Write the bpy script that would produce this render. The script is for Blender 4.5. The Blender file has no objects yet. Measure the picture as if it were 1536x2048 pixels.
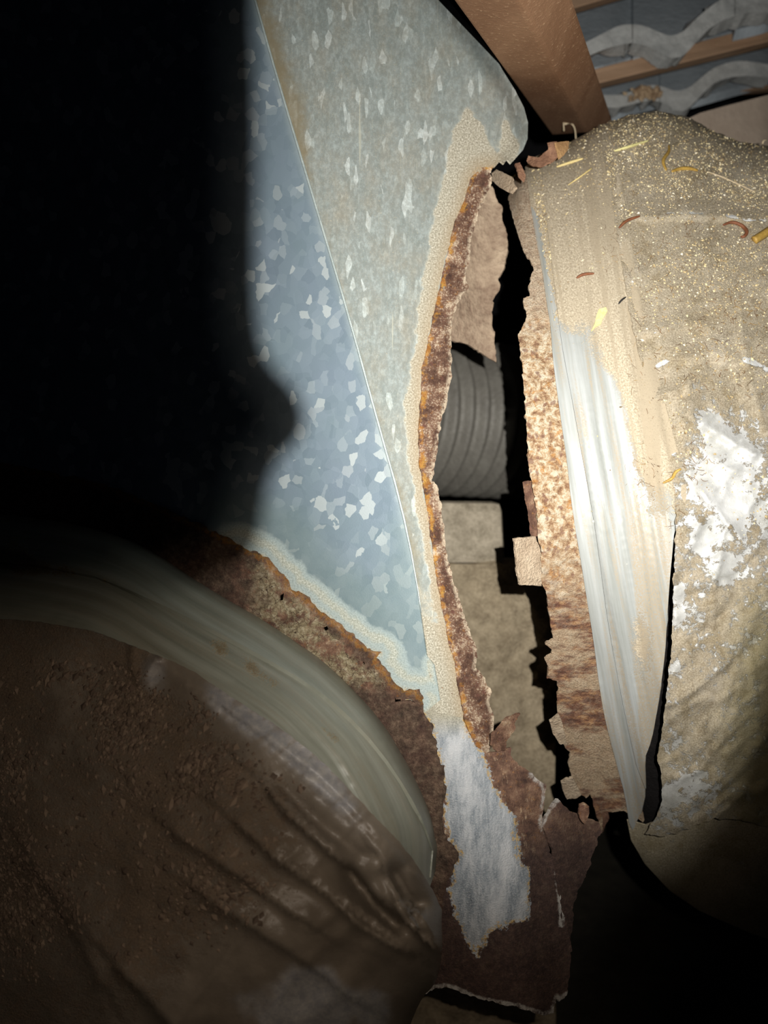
import bpy, bmesh, math, random
import numpy as np
from mathutils import Vector, geometry
random.seed(7)
rng = np.random.default_rng(7)
S = bpy.context.scene
COL = S.collection

# ------------------------------------------------------------------ camera, world, lights, exposure
CAMZ = 1.0
F = 1536.0
cam_d = bpy.data.cameras.new('camera')
cam_d.sensor_fit = 'HORIZONTAL'; cam_d.sensor_width = 36; cam_d.lens = 36
cam_d.clip_start = 0.001; cam_d.clip_end = 50
cam_d.dof.use_dof = True; cam_d.dof.focus_distance = 0.47; cam_d.dof.aperture_fstop = 9.0
cam = bpy.data.objects.new('camera', cam_d); COL.objects.link(cam)
cam.location = (0, 0, CAMZ); cam.rotation_euler = (math.pi/2, 0, 0)
S.camera = cam

world = bpy.data.worlds.new('attic_dark'); S.world = world; world.use_nodes = True
world.node_tree.nodes['Background'].inputs[0].default_value = (0.5, 0.6, 0.9, 1)
world.node_tree.nodes['Background'].inputs[1].default_value = 0.006

# the phone's own flash, two and a half centimetres to the right of the lens: a main beam and its weak warm spill
LAMP = Vector((0.026, -0.001, 1.014))
AIM = Vector(((1090-768)/F*0.5, 0.5, CAMZ+(1024-640)/F*0.5))
def spot(name, energy, color, size, blend, sx, aim, soft=0.00012):
    ld = bpy.data.lights.new(name, 'SPOT'); ld.energy = energy; ld.color = color
    ld.spot_size = math.radians(size); ld.spot_blend = blend; ld.shadow_soft_size = soft
    o = bpy.data.objects.new(name, ld); COL.objects.link(o); o.location = LAMP
    o.rotation_euler = (aim-LAMP).to_track_quat('-Z', 'Y').to_euler(); o.scale = (sx, 1, 1)
spot('flash_beam', 21.0, (1.0, 0.975, 0.925), 92, 1.0, 0.66, AIM)
spot('flash_spill', 2.2, (1.0, 0.84, 0.68), 130, 1.0, 1.0, Vector((-.05, .5, .9)), 0.0005)

vs = S.view_settings
vs.view_transform = 'Standard'; vs.look = 'None'; vs.gamma = 1.0; vs.use_curve_mapping = False
vs.exposure = 0.0

# ------------------------------------------------------------------ numeric helpers
def arr(p): return np.array(p, dtype=float)
def hash2(ix, iy, seed):
    n = (ix.astype(np.int64)*374761393 + iy.astype(np.int64)*668265263 + seed*1274126177) & 0xffffffff
    n = ((n ^ (n >> 13))*1274126177) & 0xffffffff
    return ((n ^ (n >> 16)) & 0xffff)/65535.0
def vnoise(x, y, seed=0):
    ix = np.floor(x); iy = np.floor(y); fx = x-ix; fy = y-iy
    fx = fx*fx*(3-2*fx); fy = fy*fy*(3-2*fy)
    a = hash2(ix, iy, seed); b = hash2(ix+1, iy, seed); c = hash2(ix, iy+1, seed); d = hash2(ix+1, iy+1, seed)
    return (a*(1-fx)+b*fx)*(1-fy)+(c*(1-fx)+d*fx)*fy
def fbm(x, y, s, octv=3, seed=0):           # -1..1, s = feature size in px
    v = 0; a = 1; t = 0; f = 1.0/s
    for o in range(octv):
        v = v+a*(2*vnoise(x*f+17.3*o, y*f+9.1*o, seed+o)-1); t += a; a *= .5; f *= 2.03
    return v/t
def ridged(x, y, s, octv=2, seed=0): return 1-2*np.abs(fbm(x, y, s, octv, seed))
def worley(x, y, s, seed=0):                # F1, F2
    x = x/s; y = y/s; ix = np.floor(x); iy = np.floor(y)
    f1 = np.full(x.shape, 9.0); f2 = f1.copy()
    for dx in (-1, 0, 1):
        for dy in (-1, 0, 1):
            cx = ix+dx+hash2(ix+dx, iy+dy, seed); cy = iy+dy+hash2(ix+dx, iy+dy, seed+77)
            d = np.hypot(x-cx, y-cy)
            f2 = np.minimum(f2, np.maximum(f1, d)); f1 = np.minimum(f1, d)
    return f1, f2
def inside(px, py, poly):
    p = arr(poly); r = np.zeros(px.shape, bool); j = len(p)-1
    for i in range(len(p)):
        xi, yi = p[i]; xj, yj = p[j]
        if yi != yj:
            r ^= ((yi > py) != (yj > py)) & (px < (xj-xi)*(py-yi)/(yj-yi)+xi)
        j = i
    return r
def pdist(px, py, line, closed=False):      # distance to polyline
    p = arr(line); n = len(p); d = np.full(px.shape, 1e9)
    for i in range(n if closed else n-1):
        a = p[i]; b = p[(i+1) % n]; ab = b-a; L = max(ab@ab, 1e-9)
        t = np.clip(((px-a[0])*ab[0]+(py-a[1])*ab[1])/L, 0, 1)
        d = np.minimum(d, np.hypot(px-a[0]-t*ab[0], py-a[1]-t*ab[1]))
    return d
def sd(px, py, poly):                       # signed distance, + inside
    d = pdist(px, py, poly, True)
    return np.where(inside(px, py, poly), d, -d)
def resample(pts, step, closed=True):
    p = arr(pts); out = []; n = len(p)
    for i in range(n if closed else n-1):
        a = p[i]; b = p[(i+1) % n]; k = max(1, int(round(np.hypot(*(b-a))/step)))
        for j in range(k): out.append(a+(b-a)*j/k)
    if not closed: out.append(p[-1])
    return arr(out)
def smooth_line(pts, it=2):                 # Chaikin on an open line
    p = arr(pts)
    for _ in range(it):
        q = [p[0]]
        for a, b in zip(p[:-1], p[1:]): q += [a*.75+b*.25, a*.25+b*.75]
        q.append(p[-1]); p = arr(q)
    return [tuple(v) for v in p]
def roughen(pts, amp, step=4, seed=3, closed=False):
    p = resample(pts, step, closed)
    x, y = p[:, 0], p[:, 1]
    k = amp*1.6
    q = p+np.stack([fbm(x, y, 13, 2, seed)*k, fbm(x, y, 13, 2, seed+5)*k], 1)
    q += rng.normal(0, amp*.22, q.shape)
    q[0] = p[0]; q[-1] = p[-1]
    return [tuple(v) for v in q]
def P(px, py, d): return Vector(((px-768)/F*d, d, CAMZ+(1024-py)/F*d))
def PA(px, py, d): return np.stack([(px-768)/F*d, d, CAMZ+(1024-py)/F*d], 1)

# ------------------------------------------------------------------ object helpers
def tag(o, label=None, cat=None, group=None, kind=None):
    if label: o['label'] = label
    if cat: o['category'] = cat
    if group: o['group'] = group
    if kind: o['kind'] = kind
    return o
def thing(name, label, cat, loc=(0, 0, 0), group=None):
    o = bpy.data.objects.new(name, None); COL.objects.link(o); o.location = loc
    o.empty_display_size = .05
    return tag(o, label, cat, group)
def link(name, me, mat=None, parent=None):
    o = bpy.data.objects.new(name, me); COL.objects.link(o)
    if mat: me.materials.append(mat)
    if parent is not None:
        o.parent = parent
        o.matrix_parent_inverse = Matrix_inv(parent)
    return o
def Matrix_inv(p):
    from mathutils import Matrix
    m = Matrix.Translation(p.location)
    q = p.parent
    while q is not None:
        q = q.parent
    return m.inverted()
def set_mask(me, M):
    at = me.color_attributes.new('M', 'FLOAT_COLOR', 'POINT')
    at.data.foreach_set('color', M.astype(np.float32).ravel())
def set_uv(me, uv):
    l = me.uv_layers.new(name='UVMap')
    vi = np.empty(len(me.loops), dtype=np.int32); me.loops.foreach_get('vertex_index', vi)
    l.data.foreach_set('uv', uv[vi].astype(np.float32).ravel())
def sheet(name, outline, depth, mat, parent=None, th=.001, step=8, holes=(), masks=None, ostep=None, uvf=None):
    """A thin piece of sheet material: outline and hole polygons, a relief, and a real thickness."""
    o = resample(outline, ostep or step*.8)
    loops = [o]+[resample(h, 3) for h in holes]
    V = []; E = []
    for L in loops:
        b = len(V); V += [Vector(v) for v in L]; n = len(L)
        E += [(b+i, b+(i+1) % n) for i in range(n)]
    x0, y0 = o.min(0); x1, y1 = o.max(0)
    gx, gy = np.meshgrid(np.arange(x0, x1+step, step), np.arange(y0, y1+step, step*.87))
    gx = gx+(np.arange(gx.shape[0]) % 2)[:, None]*step*.5
    gx = gx.ravel()+rng.uniform(-.18, .18, gx.size)*step; gy = gy.ravel()+rng.uniform(-.18, .18, gy.size)*step
    k = inside(gx, gy, o); gx, gy = gx[k], gy[k]
    k = pdist(gx, gy, o, True) > step*.45
    for h in holes: k &= ~inside(gx, gy, h) & (pdist(gx, gy, h, True) > 2)
    V += [Vector((a, b)) for a, b in zip(gx[k], gy[k])]
    r = geometry.delaunay_2d_cdt(V, E, [], 1, 1e-5)
    pv = arr([tuple(v) for v in r[0]]); T = np.array([f for f in r[2] if len(f) == 3], dtype=int)
    c = pv[T].mean(1)
    keep = inside(c[:, 0], c[:, 1], o)
    for h in holes: keep &= ~inside(c[:, 0], c[:, 1], h)
    T = T[keep]
    used = np.unique(T); mp = np.full(len(pv), -1); mp[used] = np.arange(len(used)); T = mp[T]; pv = pv[used]
    px, py = pv[:, 0], pv[:, 1]
    X = PA(px, py, depth(px, py))
    fn = np.cross(X[T[:, 1]]-X[T[:, 0]], X[T[:, 2]]-X[T[:, 0]])
    view = X[T].mean(1)-arr([0, 0, CAMZ])
    flip = (fn*view).sum(1) > 0
    T[flip] = T[flip][:, ::-1]; fn[flip] *= -1
    N = np.zeros_like(X)
    for i in range(3): np.add.at(N, T[:, i], fn)
    N /= np.linalg.norm(N, axis=1)[:, None]+1e-12
    n = len(X)
    B = X-N*th
    cnt = {}
    for a, b, cc in T.tolist():
        for e in ((a, b), (b, cc), (cc, a)): cnt[e] = 1
    bd = [e for e in cnt if (e[1], e[0]) not in cnt]
    faces = T.tolist()+(T[:, ::-1]+n).tolist()+[(b, a, a+n, b+n) for a, b in bd]
    me = bpy.data.meshes.new(name)
    me.from_pydata(np.vstack([X, B]).tolist(), [], faces)
    sm = np.ones(len(faces), bool); sm[2*len(T):] = False
    me.polygons.foreach_set('use_smooth', sm)
    uv = np.stack([px/1000, 1-py/1000], 1) if uvf is None else np.stack(uvf(px, py), 1); set_uv(me, np.vstack([uv, uv]))
    M = masks(px, py) if masks else np.zeros((n, 4))
    set_mask(me, np.vstack([M, M]))
    bs = set(v for e in bd for v in e)
    sharp = np.zeros(len(me.edges), bool)
    ev = np.empty(2*len(me.edges), dtype=np.int32); me.edges.foreach_get('vertices', ev); ev = ev.reshape(-1, 2)
    bset = set((min(e), max(e)) for e in bd)
    for i, (a, b) in enumerate(ev.tolist()):
        if (min(a, b), max(a, b)) in bset or (min(a, b)-n, max(a, b)-n) in bset: sharp[i] = True
    at = me.attributes.new('sharp_edge', 'BOOLEAN', 'EDGE'); at.data.foreach_set('value', sharp)
    me.update()
    return link(name, me, mat, parent)
def loft(name, rings, mat, parent=None, closed=True, cap=False, masks=None, smooth=True):
    R = [arr(r) for r in rings]; n = len(R[0]); m = len(R)
    V = np.vstack(R).tolist(); Fc = []
    for i in range(m-1):
        for j in range(n if closed else n-1):
            a = i*n+j; b = i*n+(j+1) % n
            Fc.append((a, b, b+n, a+n))
    if cap: Fc += [tuple(range(n))[::-1], tuple(range((m-1)*n, m*n))]
    me = bpy.data.meshes.new(name); me.from_pydata(V, [], Fc)
    me.polygons.foreach_set('use_smooth', np.full(len(Fc), smooth)); me.update()
    return link(name, me, mat, parent)
def strand(name, pts, rad, mat, parent=None, n=6, flat=1.0):
    pts = [Vector(p) for p in pts]; rings = []
    for i, p in enumerate(pts):
        t = (pts[min(i+1, len(pts)-1)]-pts[max(i-1, 0)]).normalized()
        u = t.cross(Vector((0, 1, .13))).normalized(); v = t.cross(u).normalized()
        r = rad[i] if hasattr(rad, '__len__') else rad
        rings.append([tuple(p+u*math.cos(a)*r+v*math.sin(a)*r*flat) for a in [2*math.pi*k/n for k in range(n)]])
    return loft(name, rings, mat, parent, True, True)
def hexa(name, c8, mat, parent=None, bev=.0015):
    """box from its eight corners: bottom ring 0-3, top ring 4-7"""
    bm = bmesh.new(); v = [bm.verts.new(c) for c in c8]
    for f in ((0, 1, 2, 3), (7, 6, 5, 4), (0, 4, 5, 1), (1, 5, 6, 2), (2, 6, 7, 3), (3, 7, 4, 0)): bm.faces.new([v[i] for i in f])
    bmesh.ops.recalc_face_normals(bm, faces=bm.faces)
    if bev: bmesh.ops.bevel(bm, geom=bm.edges[:], offset=bev, segments=2, affect='EDGES', profile=.6)
    me = bpy.data.meshes.new(name); bm.to_mesh(me); bm.free()
    return link(name, me, mat, parent)
def bar(name, a0, a1, up, w, h, mat, parent=None, bev=.0015):
    """straight timber from a0 to a1, cross-section w by h"""
    a0 = Vector(a0); a1 = Vector(a1); t = (a1-a0).normalized(); s = t.cross(Vector(up)).normalized(); u = s.cross(t).normalized()
    r = lambda p: [p-s*w/2-u*h/2, p+s*w/2-u*h/2, p+s*w/2+u*h/2, p-s*w/2+u*h/2]
    return hexa(name, r(a0)+r(a1), mat, parent, bev)
def grains(name, px, py, depth, size, mat, parent=None, lift=.3, flat=1.0):
    """many loose crumbs lying on a surface, one mesh"""
    e = .8
    d = depth(px, py); X = PA(px, py, d)
    dx = PA(px+e, py, depth(px+e, py))-X; dy = PA(px, py+e, depth(px, py+e))-X
    N = np.cross(dy, dx); N /= np.linalg.norm(N, axis=1)[:, None]+1e-12
    N[(N*(X-arr([0, 0, CAMZ]))).sum(1) > 0] *= -1
    n = len(px); t = rng.normal(size=(n, 3)); A = np.cross(N, t); A /= np.linalg.norm(A, axis=1)[:, None]; Bv = np.cross(N, A)
    s = size[:, None]; asp = rng.uniform(.55, 1.5, (n, 1))
    j = lambda: rng.uniform(.7, 1.2, (n, 1))
    V = np.stack([X+A*s*asp*j(), X+Bv*s*j(), X-A*s*asp*j(), X-Bv*s*j(), X+N*s*flat*j()*(.6+lift), X-N*s*.5], 1)
    f = arr([(0, 1, 4), (1, 2, 4), (2, 3, 4), (3, 0, 4), (1, 0, 5), (2, 1, 5), (3, 2, 5), (0, 3, 5)]).astype(int)
    Fc = (f[None]+np.arange(n)[:, None, None]*6).reshape(-1, 3)
    me = bpy.data.meshes.new(name); me.from_pydata(V.reshape(-1, 3).tolist(), [], Fc.tolist())
    c = rng.uniform(0, 1, n); M = np.repeat(np.stack([c, c, c, c*0+1], 1), 6, 0); set_mask(me, M)
    me.update()
    return link(name, me, mat, parent)

# ------------------------------------------------------------------ node helpers
class G:
    def __init__(s, name):
        s.m = bpy.data.materials.new(name); s.m.use_nodes = True; s.t = s.m.node_tree; s.t.nodes.clear()
        s.out = s.t.nodes.new('ShaderNodeOutputMaterial'); s.b = s.t.nodes.new('ShaderNodeBsdfPrincipled')
        s.t.links.new(s.b.outputs[0], s.out.inputs[0])
    def n(s, k, **kw):
        nd = s.t.nodes.new('ShaderNode'+k)
        for a, v in kw.items(): setattr(nd, a, v)
        return nd
    def set(s, sock, v):
        if v is None: return
        if isinstance(v, bpy.types.NodeSocket): s.t.links.new(v, sock)
        elif isinstance(v, (tuple, list)) and len(v) == 3 and sock.type == 'RGBA': sock.default_value = (*v, 1)
        else: sock.default_value = v
    def uv(s, sx=1, sy=1, rot=0):
        c = s.n('UVMap'); c.uv_map = 'UVMap'
        m = s.n('Mapping'); s.set(m.inputs[0], c.outputs[0]); m.inputs[2].default_value = (0, 0, rot); m.inputs[3].default_value = (sx, sy, 1)
        return m.outputs[0]
    def obj(s, sx=1, sy=1, sz=1, rot=(0, 0, 0)):
        c = s.n('TexCoord'); m = s.n('Mapping'); s.set(m.inputs[0], c.outputs['Object'])
        m.inputs[2].default_value = rot; m.inputs[3].default_value = (sx, sy, sz); return m.outputs[0]
    def noise(s, v, sc, det=4, rough=.6, dist=0, col=False):
        k = s.n('TexNoise'); s.set(k.inputs['Vector'], v); k.inputs['Scale'].default_value = sc; k.inputs['Detail'].default_value = det
        k.inputs['Roughness'].default_value = rough; k.inputs['Distortion'].default_value = dist
        return k.outputs[1 if col else 0]
    def vor(s, v, sc, feat='F1', out='Distance', rand=1):
        k = s.n('TexVoronoi', feature=feat); s.set(k.inputs['Vector'], v); k.inputs['Scale'].default_value = sc
        k.inputs['Randomness'].default_value = rand
        return k.outputs[out]
    def ramp(s, f, *st, const=False):
        r = s.n('ValToRGB'); s.set(r.inputs[0], f); e = r.color_ramp.elements
        if const: r.color_ramp.interpolation = 'CONSTANT'
        while len(e) < len(st): e.new(.5)
        for el, (p, c) in zip(e, st):
            el.position = p; el.color = (*c, 1) if isinstance(c, (tuple, list)) else (c, c, c, 1)
        return r.outputs[0]
    def mix(s, f, a, b, mode='MIX'):
        m = s.n('Mix', data_type='RGBA', blend_type=mode); s.set(m.inputs[0], f); s.set(m.inputs[6], a); s.set(m.inputs[7], b)
        return m.outputs[2]
    def math(s, op, a, b=None, c=None, clamp=False):
        m = s.n('Math', operation=op, use_clamp=clamp); s.set(m.inputs[0], a); s.set(m.inputs[1], b)
        if c is not None: s.set(m.inputs[2], c)
        return m.outputs[0]
    def step(s, v, lo, hi):
        r = s.n('MapRange', interpolation_type='SMOOTHSTEP'); s.set(r.inputs[0], v); r.inputs[1].default_value = lo; r.inputs[2].default_value = hi
        return r.outputs[0]
    def mask(s):
        a = s.n('Attribute', attribute_name='M'); sp = s.n('SeparateColor'); s.set(sp.inputs[0], a.outputs[0])
        return sp.outputs[0], sp.outputs[1], sp.outputs[2], a.outputs['Alpha']
    def bump(s, h, st, dist=.001, nrm=None):
        b = s.n('Bump'); s.set(b.inputs['Height'], h); b.inputs['Strength'].default_value = st; b.inputs['Distance'].default_value = dist
        if nrm: s.set(b.inputs['Normal'], nrm)
        return b.outputs[0]
    def fin(s, col, rough=.6, metal=0, nrm=None, spec=.5):
        s.set(s.b.inputs['Base Color'], col); s.set(s.b.inputs['Roughness'], rough); s.set(s.b.inputs['Metallic'], metal)
        s.set(s.b.inputs['Specular IOR Level'], spec)
        if nrm: s.set(s.b.inputs['Normal'], nrm)
        return s.m
def rust_colour(g, v, light=0.0):
    """v in px/1000; returns colour and a height socket. light > 0 is powdery and pale."""
    n1 = g.noise(v, 26, 6, .7); n2 = g.noise(v, 95, 5, .7, .4); n3 = g.noise(v, 260, 4, .7)
    base = g.ramp(n1, (.30, (.05, .026, .022)), (.44, (.125, .066, .045)), (.55, (.23, .13, .085)), (.66, (.38, .26, .17)))
    org = g.mix(g.math('MULTIPLY', g.step(n2, .57, .70), .7), base, (.42, .20, .06))
    pale = g.math('ADD', n3, g.math('MULTIPLY', n1, .8))
    pl = g.step(pale, 1.02-light, 1.2-light)
    col = g.mix(pl, org, (.62, .50, .37))
    dk = g.step(g.vor(v, 48, 'F1'), .30, .12)
    col = g.mix(g.math('MULTIPLY', dk, g.step(n2, .42, .55)), col, (.16, .075, .055))
    h = g.math('ADD', g.math('MULTIPLY', n2, .6), g.math('MULTIPLY', n3, .6))
    return col, h

# ------------------------------------------------------------------ materials
def m_galv(name, dusty):
    g = G(name); R, Gm, B, A = g.mask()
    if dusty:
        v = g.uv(1, .30, .10); cell = 112
    else:
        v = g.uv(1, .8, -.5); cell = 56
    wv = g.mix(.018 if not dusty else .012, v, g.noise(v, 30, 3, .6, 0, True), 'ADD')
    cc = g.vor(wv, cell, 'F1', 'Color'); sp = g.n('SeparateColor'); g.set(sp.inputs[0], cc)
    wv2 = g.mix(.03, v, g.noise(v, 14, 2, .5, 0, True), 'ADD')
    c2 = g.vor(wv2, cell*.5, 'F1', 'Color'); sp2 = g.n('SeparateColor'); g.set(sp2.inputs[0], c2)
    if not dusty:
        col = g.ramp(sp.outputs[0], (0, (.21, .29, .35)), (.35, (.28, .37, .44)), (.76, (.35, .45, .52)), (.86, (.43, .53, .58)), (.90, (.60, .70, .73)), (1, (.82, .88, .86)))
        col = g.mix(.42, col, g.ramp(sp2.outputs[1], (0, (.22, .30, .35)), (.5, (.29, .38, .46)), (1, (.37, .46, .54))))
        col = g.mix(.38, col, g.ramp(g.noise(v, 8, 4, .6), (.35, (.27, .37, .42)), (.65, (.33, .41, .52))))
        bf = g.step(sp.outputs[1], .90, .92); col = g.mix(g.math('MULTIPLY', bf, .65), col, (.74, .82, .82))
    else:
        col = g.ramp(sp.outputs[0], (0, (.31, .36, .35)), (.6, (.37, .42, .41)), (.92, (.39, .45, .44)), (.94, (.54, .62, .61)), (1, (.64, .71, .70)))
        dn = g.noise(g.uv(1, .5, .1), 18, 5, .7)
        col = g.mix(g.math('MULTIPLY', g.step(dn, .38, .8), .75), col, (.40, .375, .30))
        med = g.noise(g.uv(1, .6, .1), 120, 4, .8); col = g.mix(g.step(med, .42, .64), g.mix(.35, col, (.12, .12, .10)), col)
        fine = g.noise(g.uv(1, 1), 330, 3, .8)
        col = g.mix(g.step(fine, .60, .72), col, (.62, .56, .40))
        scr = g.step(g.noise(g.uv(1, .04, .09), 90, 2, .5), .66, .72)
        col = g.mix(g.math('MULTIPLY', scr, .45), col, (.62, .62, .5))
    nz = g.noise(g.uv(), 24, 5, .65); nf = g.noise(g.uv(), 150, 4, .75); nf2 = g.noise(g.uv(), 300, 3, .75)
    # brown stain along the seam (B)
    bs = g.step(g.math('ADD', B, g.math('MULTIPLY', g.math('SUBTRACT', nz, .5), .5)), -.05, .25)
    col = g.mix(g.math('MULTIPLY', bs, .75), col, (.25, .20, .11))
    # grainy white corrosion (R)
    rr = g.math('ADD', R, g.math('MULTIPLY', g.math('SUBTRACT', nz, .5), .35))
    rm = g.step(rr, -.05, .12) if not dusty else g.step(rr, -.015, .03)
    grain = g.ramp(nf2, (.33, (.20, .18, .135)), (.5, (.39, .36, .275)), (.66, (.68, .65, .55)))
    if not dusty:
        tz = g.step(rr, -1.25, -.35)
        col = g.mix(g.math('MULTIPLY', tz, .62), col, g.ramp(nz, (.35, (.26, .36, .37)), (.65, (.33, .43, .43))))
        wave = g.math('SINE', g.math('MULTIPLY', rr, 17))
        wave = g.math('ADD', wave, g.math('MULTIPLY', g.math('SUBTRACT', nf, .5), 2.5))
        grain = g.mix(g.step(wave, -1.0, 1.2), g.ramp(nf2, (.33, (.26, .27, .21)), (.5, (.42, .44, .37)), (.66, (.66, .68, .60))), g.ramp(nf2, (.35, (.27, .33, .32)), (.62, (.43, .50, .48))))
    if dusty: grain = g.mix(g.math('MULTIPLY', g.step(Gm, -.42, -.02), .55), grain, (.33, .23, .12))
    col = g.mix(g.math('MULTIPLY', rm, .92), col, grain)
    edge = g.math('MULTIPLY', g.step(rr, -.05, 0), g.step(rr, .05, .0))
    col = g.mix(g.math('MULTIPLY', edge, .22), col, (.40, .47, .46) if not dusty else (.55, .57, .50))
    col = g.mix(g.math('MULTIPLY', A, .5), col, (.56, .66, .66))  # crease highlight painted in as a paler strip (A)
    # rust (G)
    gr = g.math('ADD', Gm, g.math('MULTIPLY', g.math('SUBTRACT', nf, .5), .16))
    rc, rh = rust_colour(g, g.uv(), .02)
    gl = g.step(gr, -.10, .0)
    col = g.mix(g.math('MULTIPLY', gl, g.math('MULTIPLY', g.step(nf, .44, .62), g.step(nz, .38, .6))), col, (.50, .27, .07))
    rustm = g.step(gr, -.01, .03)
    col = g.mix(rustm, col, rc)
    rough = g.math('MULTIPLY_ADD', g.math('MAXIMUM', rm, rustm), .4, .46 if dusty else .40)
    met = g.math('MULTIPLY', g.math('SUBTRACT', 1, g.math('MAXIMUM', rm, rustm), None, True), .15 if dusty else .45)
    hh = g.math('ADD', g.math('MULTIPLY', rh, rustm), g.math('MULTIPLY', nf2, g.math('MULTIPLY_ADD', rm, .5, .12)))
    return g.fin(col, rough, met, g.bump(hh, .5, .0012))
def m_strip():
    """galvanised strip, white oxide and heavy dark rust where G is positive"""
    g = G('corroded_strip'); R, Gm, B, A = g.mask()
    nz = g.noise(g.uv(1, .28, .22), 26, 6, .7); nf = g.noise(g.uv(), 110, 5, .75); nf2 = g.noise(g.uv(), 280, 3, .8)
    col = g.ramp(nz, (.30, (.14, .17, .20)), (.45, (.30, .34, .38)), (.56, (.54, .57, .60)), (.66, (.66, .68, .70)), (.76, (.42, .47, .50)))
    col = g.mix(g.math('MULTIPLY', g.step(nf2, .48, .7), .8), col, (.62, .64, .66))
    col = g.mix(g.math('MULTIPLY', g.step(R, -.2, .3), .85), col, g.ramp(nf2, (.35, (.26, .23, .15)), (.6, (.55, .51, .38))))
    nl = g.noise(g.uv(1, .6, .2), 38, 5, .7)
    gr = g.math('ADD', Gm, g.math('ADD', g.math('MULTIPLY', g.math('SUBTRACT', nf, .5), .26), g.math('MULTIPLY', g.math('SUBTRACT', nl, .5), .55)))
    rc, rh = rust_colour(g, g.uv(), -.06)
    tan = g.step(g.noise(g.uv(1, .35, .25), 60, 5, .75), .54, .66)
    rc = g.mix(g.math('MULTIPLY', tan, g.math('MULTIPLY_ADD', g.step(gr, .75, .1), .75, .15)), rc, g.ramp(nf2, (.35, (.40, .22, .10)), (.65, (.72, .58, .42))))
    rc = g.mix(g.math('MULTIPLY', g.step(B, -.1, .55), .86), rc, g.ramp(nf, (.35, (.026, .016, .016)), (.55, (.070, .042, .036)), (.7, (.15, .095, .075))))
    col = g.mix(g.math('MULTIPLY', g.math('MULTIPLY', g.step(gr, -.07, 0), g.step(gr, .10, .03)), g.step(nf, .45, .55)), col, (.62, .42, .16))
    rm = g.step(gr, 0, .03); col = g.mix(rm, col, rc)
    wl = g.math('MULTIPLY', g.step(g.math('ADD', A, g.math('MULTIPLY', g.math('SUBTRACT', nf, .5), .12)), -.045, .0), g.step(nl, .36, .55))
    col = g.mix(g.math('MULTIPLY', wl, .8), col, (.58, .56, .52))
    return g.fin(col, g.math('MULTIPLY_ADD', rm, .3, .5), 0.1, g.bump(g.math('ADD', rh, nf2), .7, .0015))
def m_rust(name, light, dark=0.0):
    g = G(name); v = g.uv(); c, h = rust_colour(g, v, light)
    if dark: c = g.mix(dark, c, (.07, .035, .03))
    return g.fin(c, .85, 0, g.bump(h, .9, .002), .25)
def m_rim():
    g = G('rim_rust'); R, Gm, B, A = g.mask(); c, h = rust_colour(g, g.uv(), .11)
    n = g.noise(g.uv(), 60, 4, .7)
    ol = g.noise(g.uv(), 32, 4, .7)
    o = g.step(g.math('ADD', R, g.math('ADD', g.math('MULTIPLY', g.math('SUBTRACT', n, .5), .3), g.math('MULTIPLY', g.math('SUBTRACT', ol, .5), .5))), .06, -.02)
    c = g.mix(g.math('MULTIPLY', o, .85), c, g.ramp(n, (.4, (.34, .14, .03)), (.6, (.55, .31, .06))))
    w = g.math('MULTIPLY', g.step(Gm, .10, .02), g.step(n, .42, .56))
    c = g.mix(g.math('MULTIPLY', w, .8), c, (.74, .62, .46))
    return g.fin(c, .85, 0, g.bump(h, .9, .0018), .25)
def m_spigot():
    """pale flaking rust: B runs down the ring and brings darker bands"""
    g = G('spigot_rust'); R, Gm, B, A = g.mask(); v = g.uv()
    n1 = g.noise(v, 30, 6, .72); n2 = g.noise(v, 62, 6, .74, .3); n3 = g.noise(v, 300, 3, .8)
    pale = g.ramp(n2, (.30, (.17, .085, .05)), (.41, (.36, .21, .12)), (.49, (.60, .43, .26)), (.58, (.82, .71, .54)))
    blot = g.step(g.vor(g.mix(.02, v, g.noise(v, 60, 2, .5, 0, True), 'ADD'), 55, 'F1'), .34, .18)
    pale = g.mix(g.math('MULTIPLY', blot, .75), pale, g.ramp(n3, (.4, (.20, .10, .075)), (.65, (.42, .24, .17))))
    orange = g.step(g.noise(v, 38, 4, .7, .5), .56, .68)
    pale = g.mix(g.math('MULTIPLY', orange, .7), pale, (.58, .27, .07))
    vs2 = g.uv(.35, 1, .12); nb = g.noise(vs2, 16, 5, .7)
    dark = g.ramp(g.noise(vs2, 75, 5, .75), (.35, (.075, .032, .028)), (.5, (.19, .085, .055)), (.62, (.45, .25, .12)), (.72, (.62, .48, .34)))
    dusty = g.ramp(n3, (.35, (.36, .25, .16)), (.65, (.58, .46, .32)))
    low = g.mix(g.step(nb, .44, .56), dark, dusty)
    col = g.mix(g.math('MULTIPLY', g.step(g.math('ADD', B, g.math('MULTIPLY', n1, .5)), .62, .95), .9), pale, low)
    col = g.mix(g.math('MULTIPLY', g.step(R, -.4, .5), .8), col, g.ramp(n3, (.35, (.40, .27, .19)), (.55, (.66, .54, .40)), (.7, (.82, .74, .60))))
    h = g.math('ADD', n2, g.math('MULTIPLY', n3, .5))
    return g.fin(col, .88, 0, g.bump(h, 1.0, .003), .2)
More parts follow.
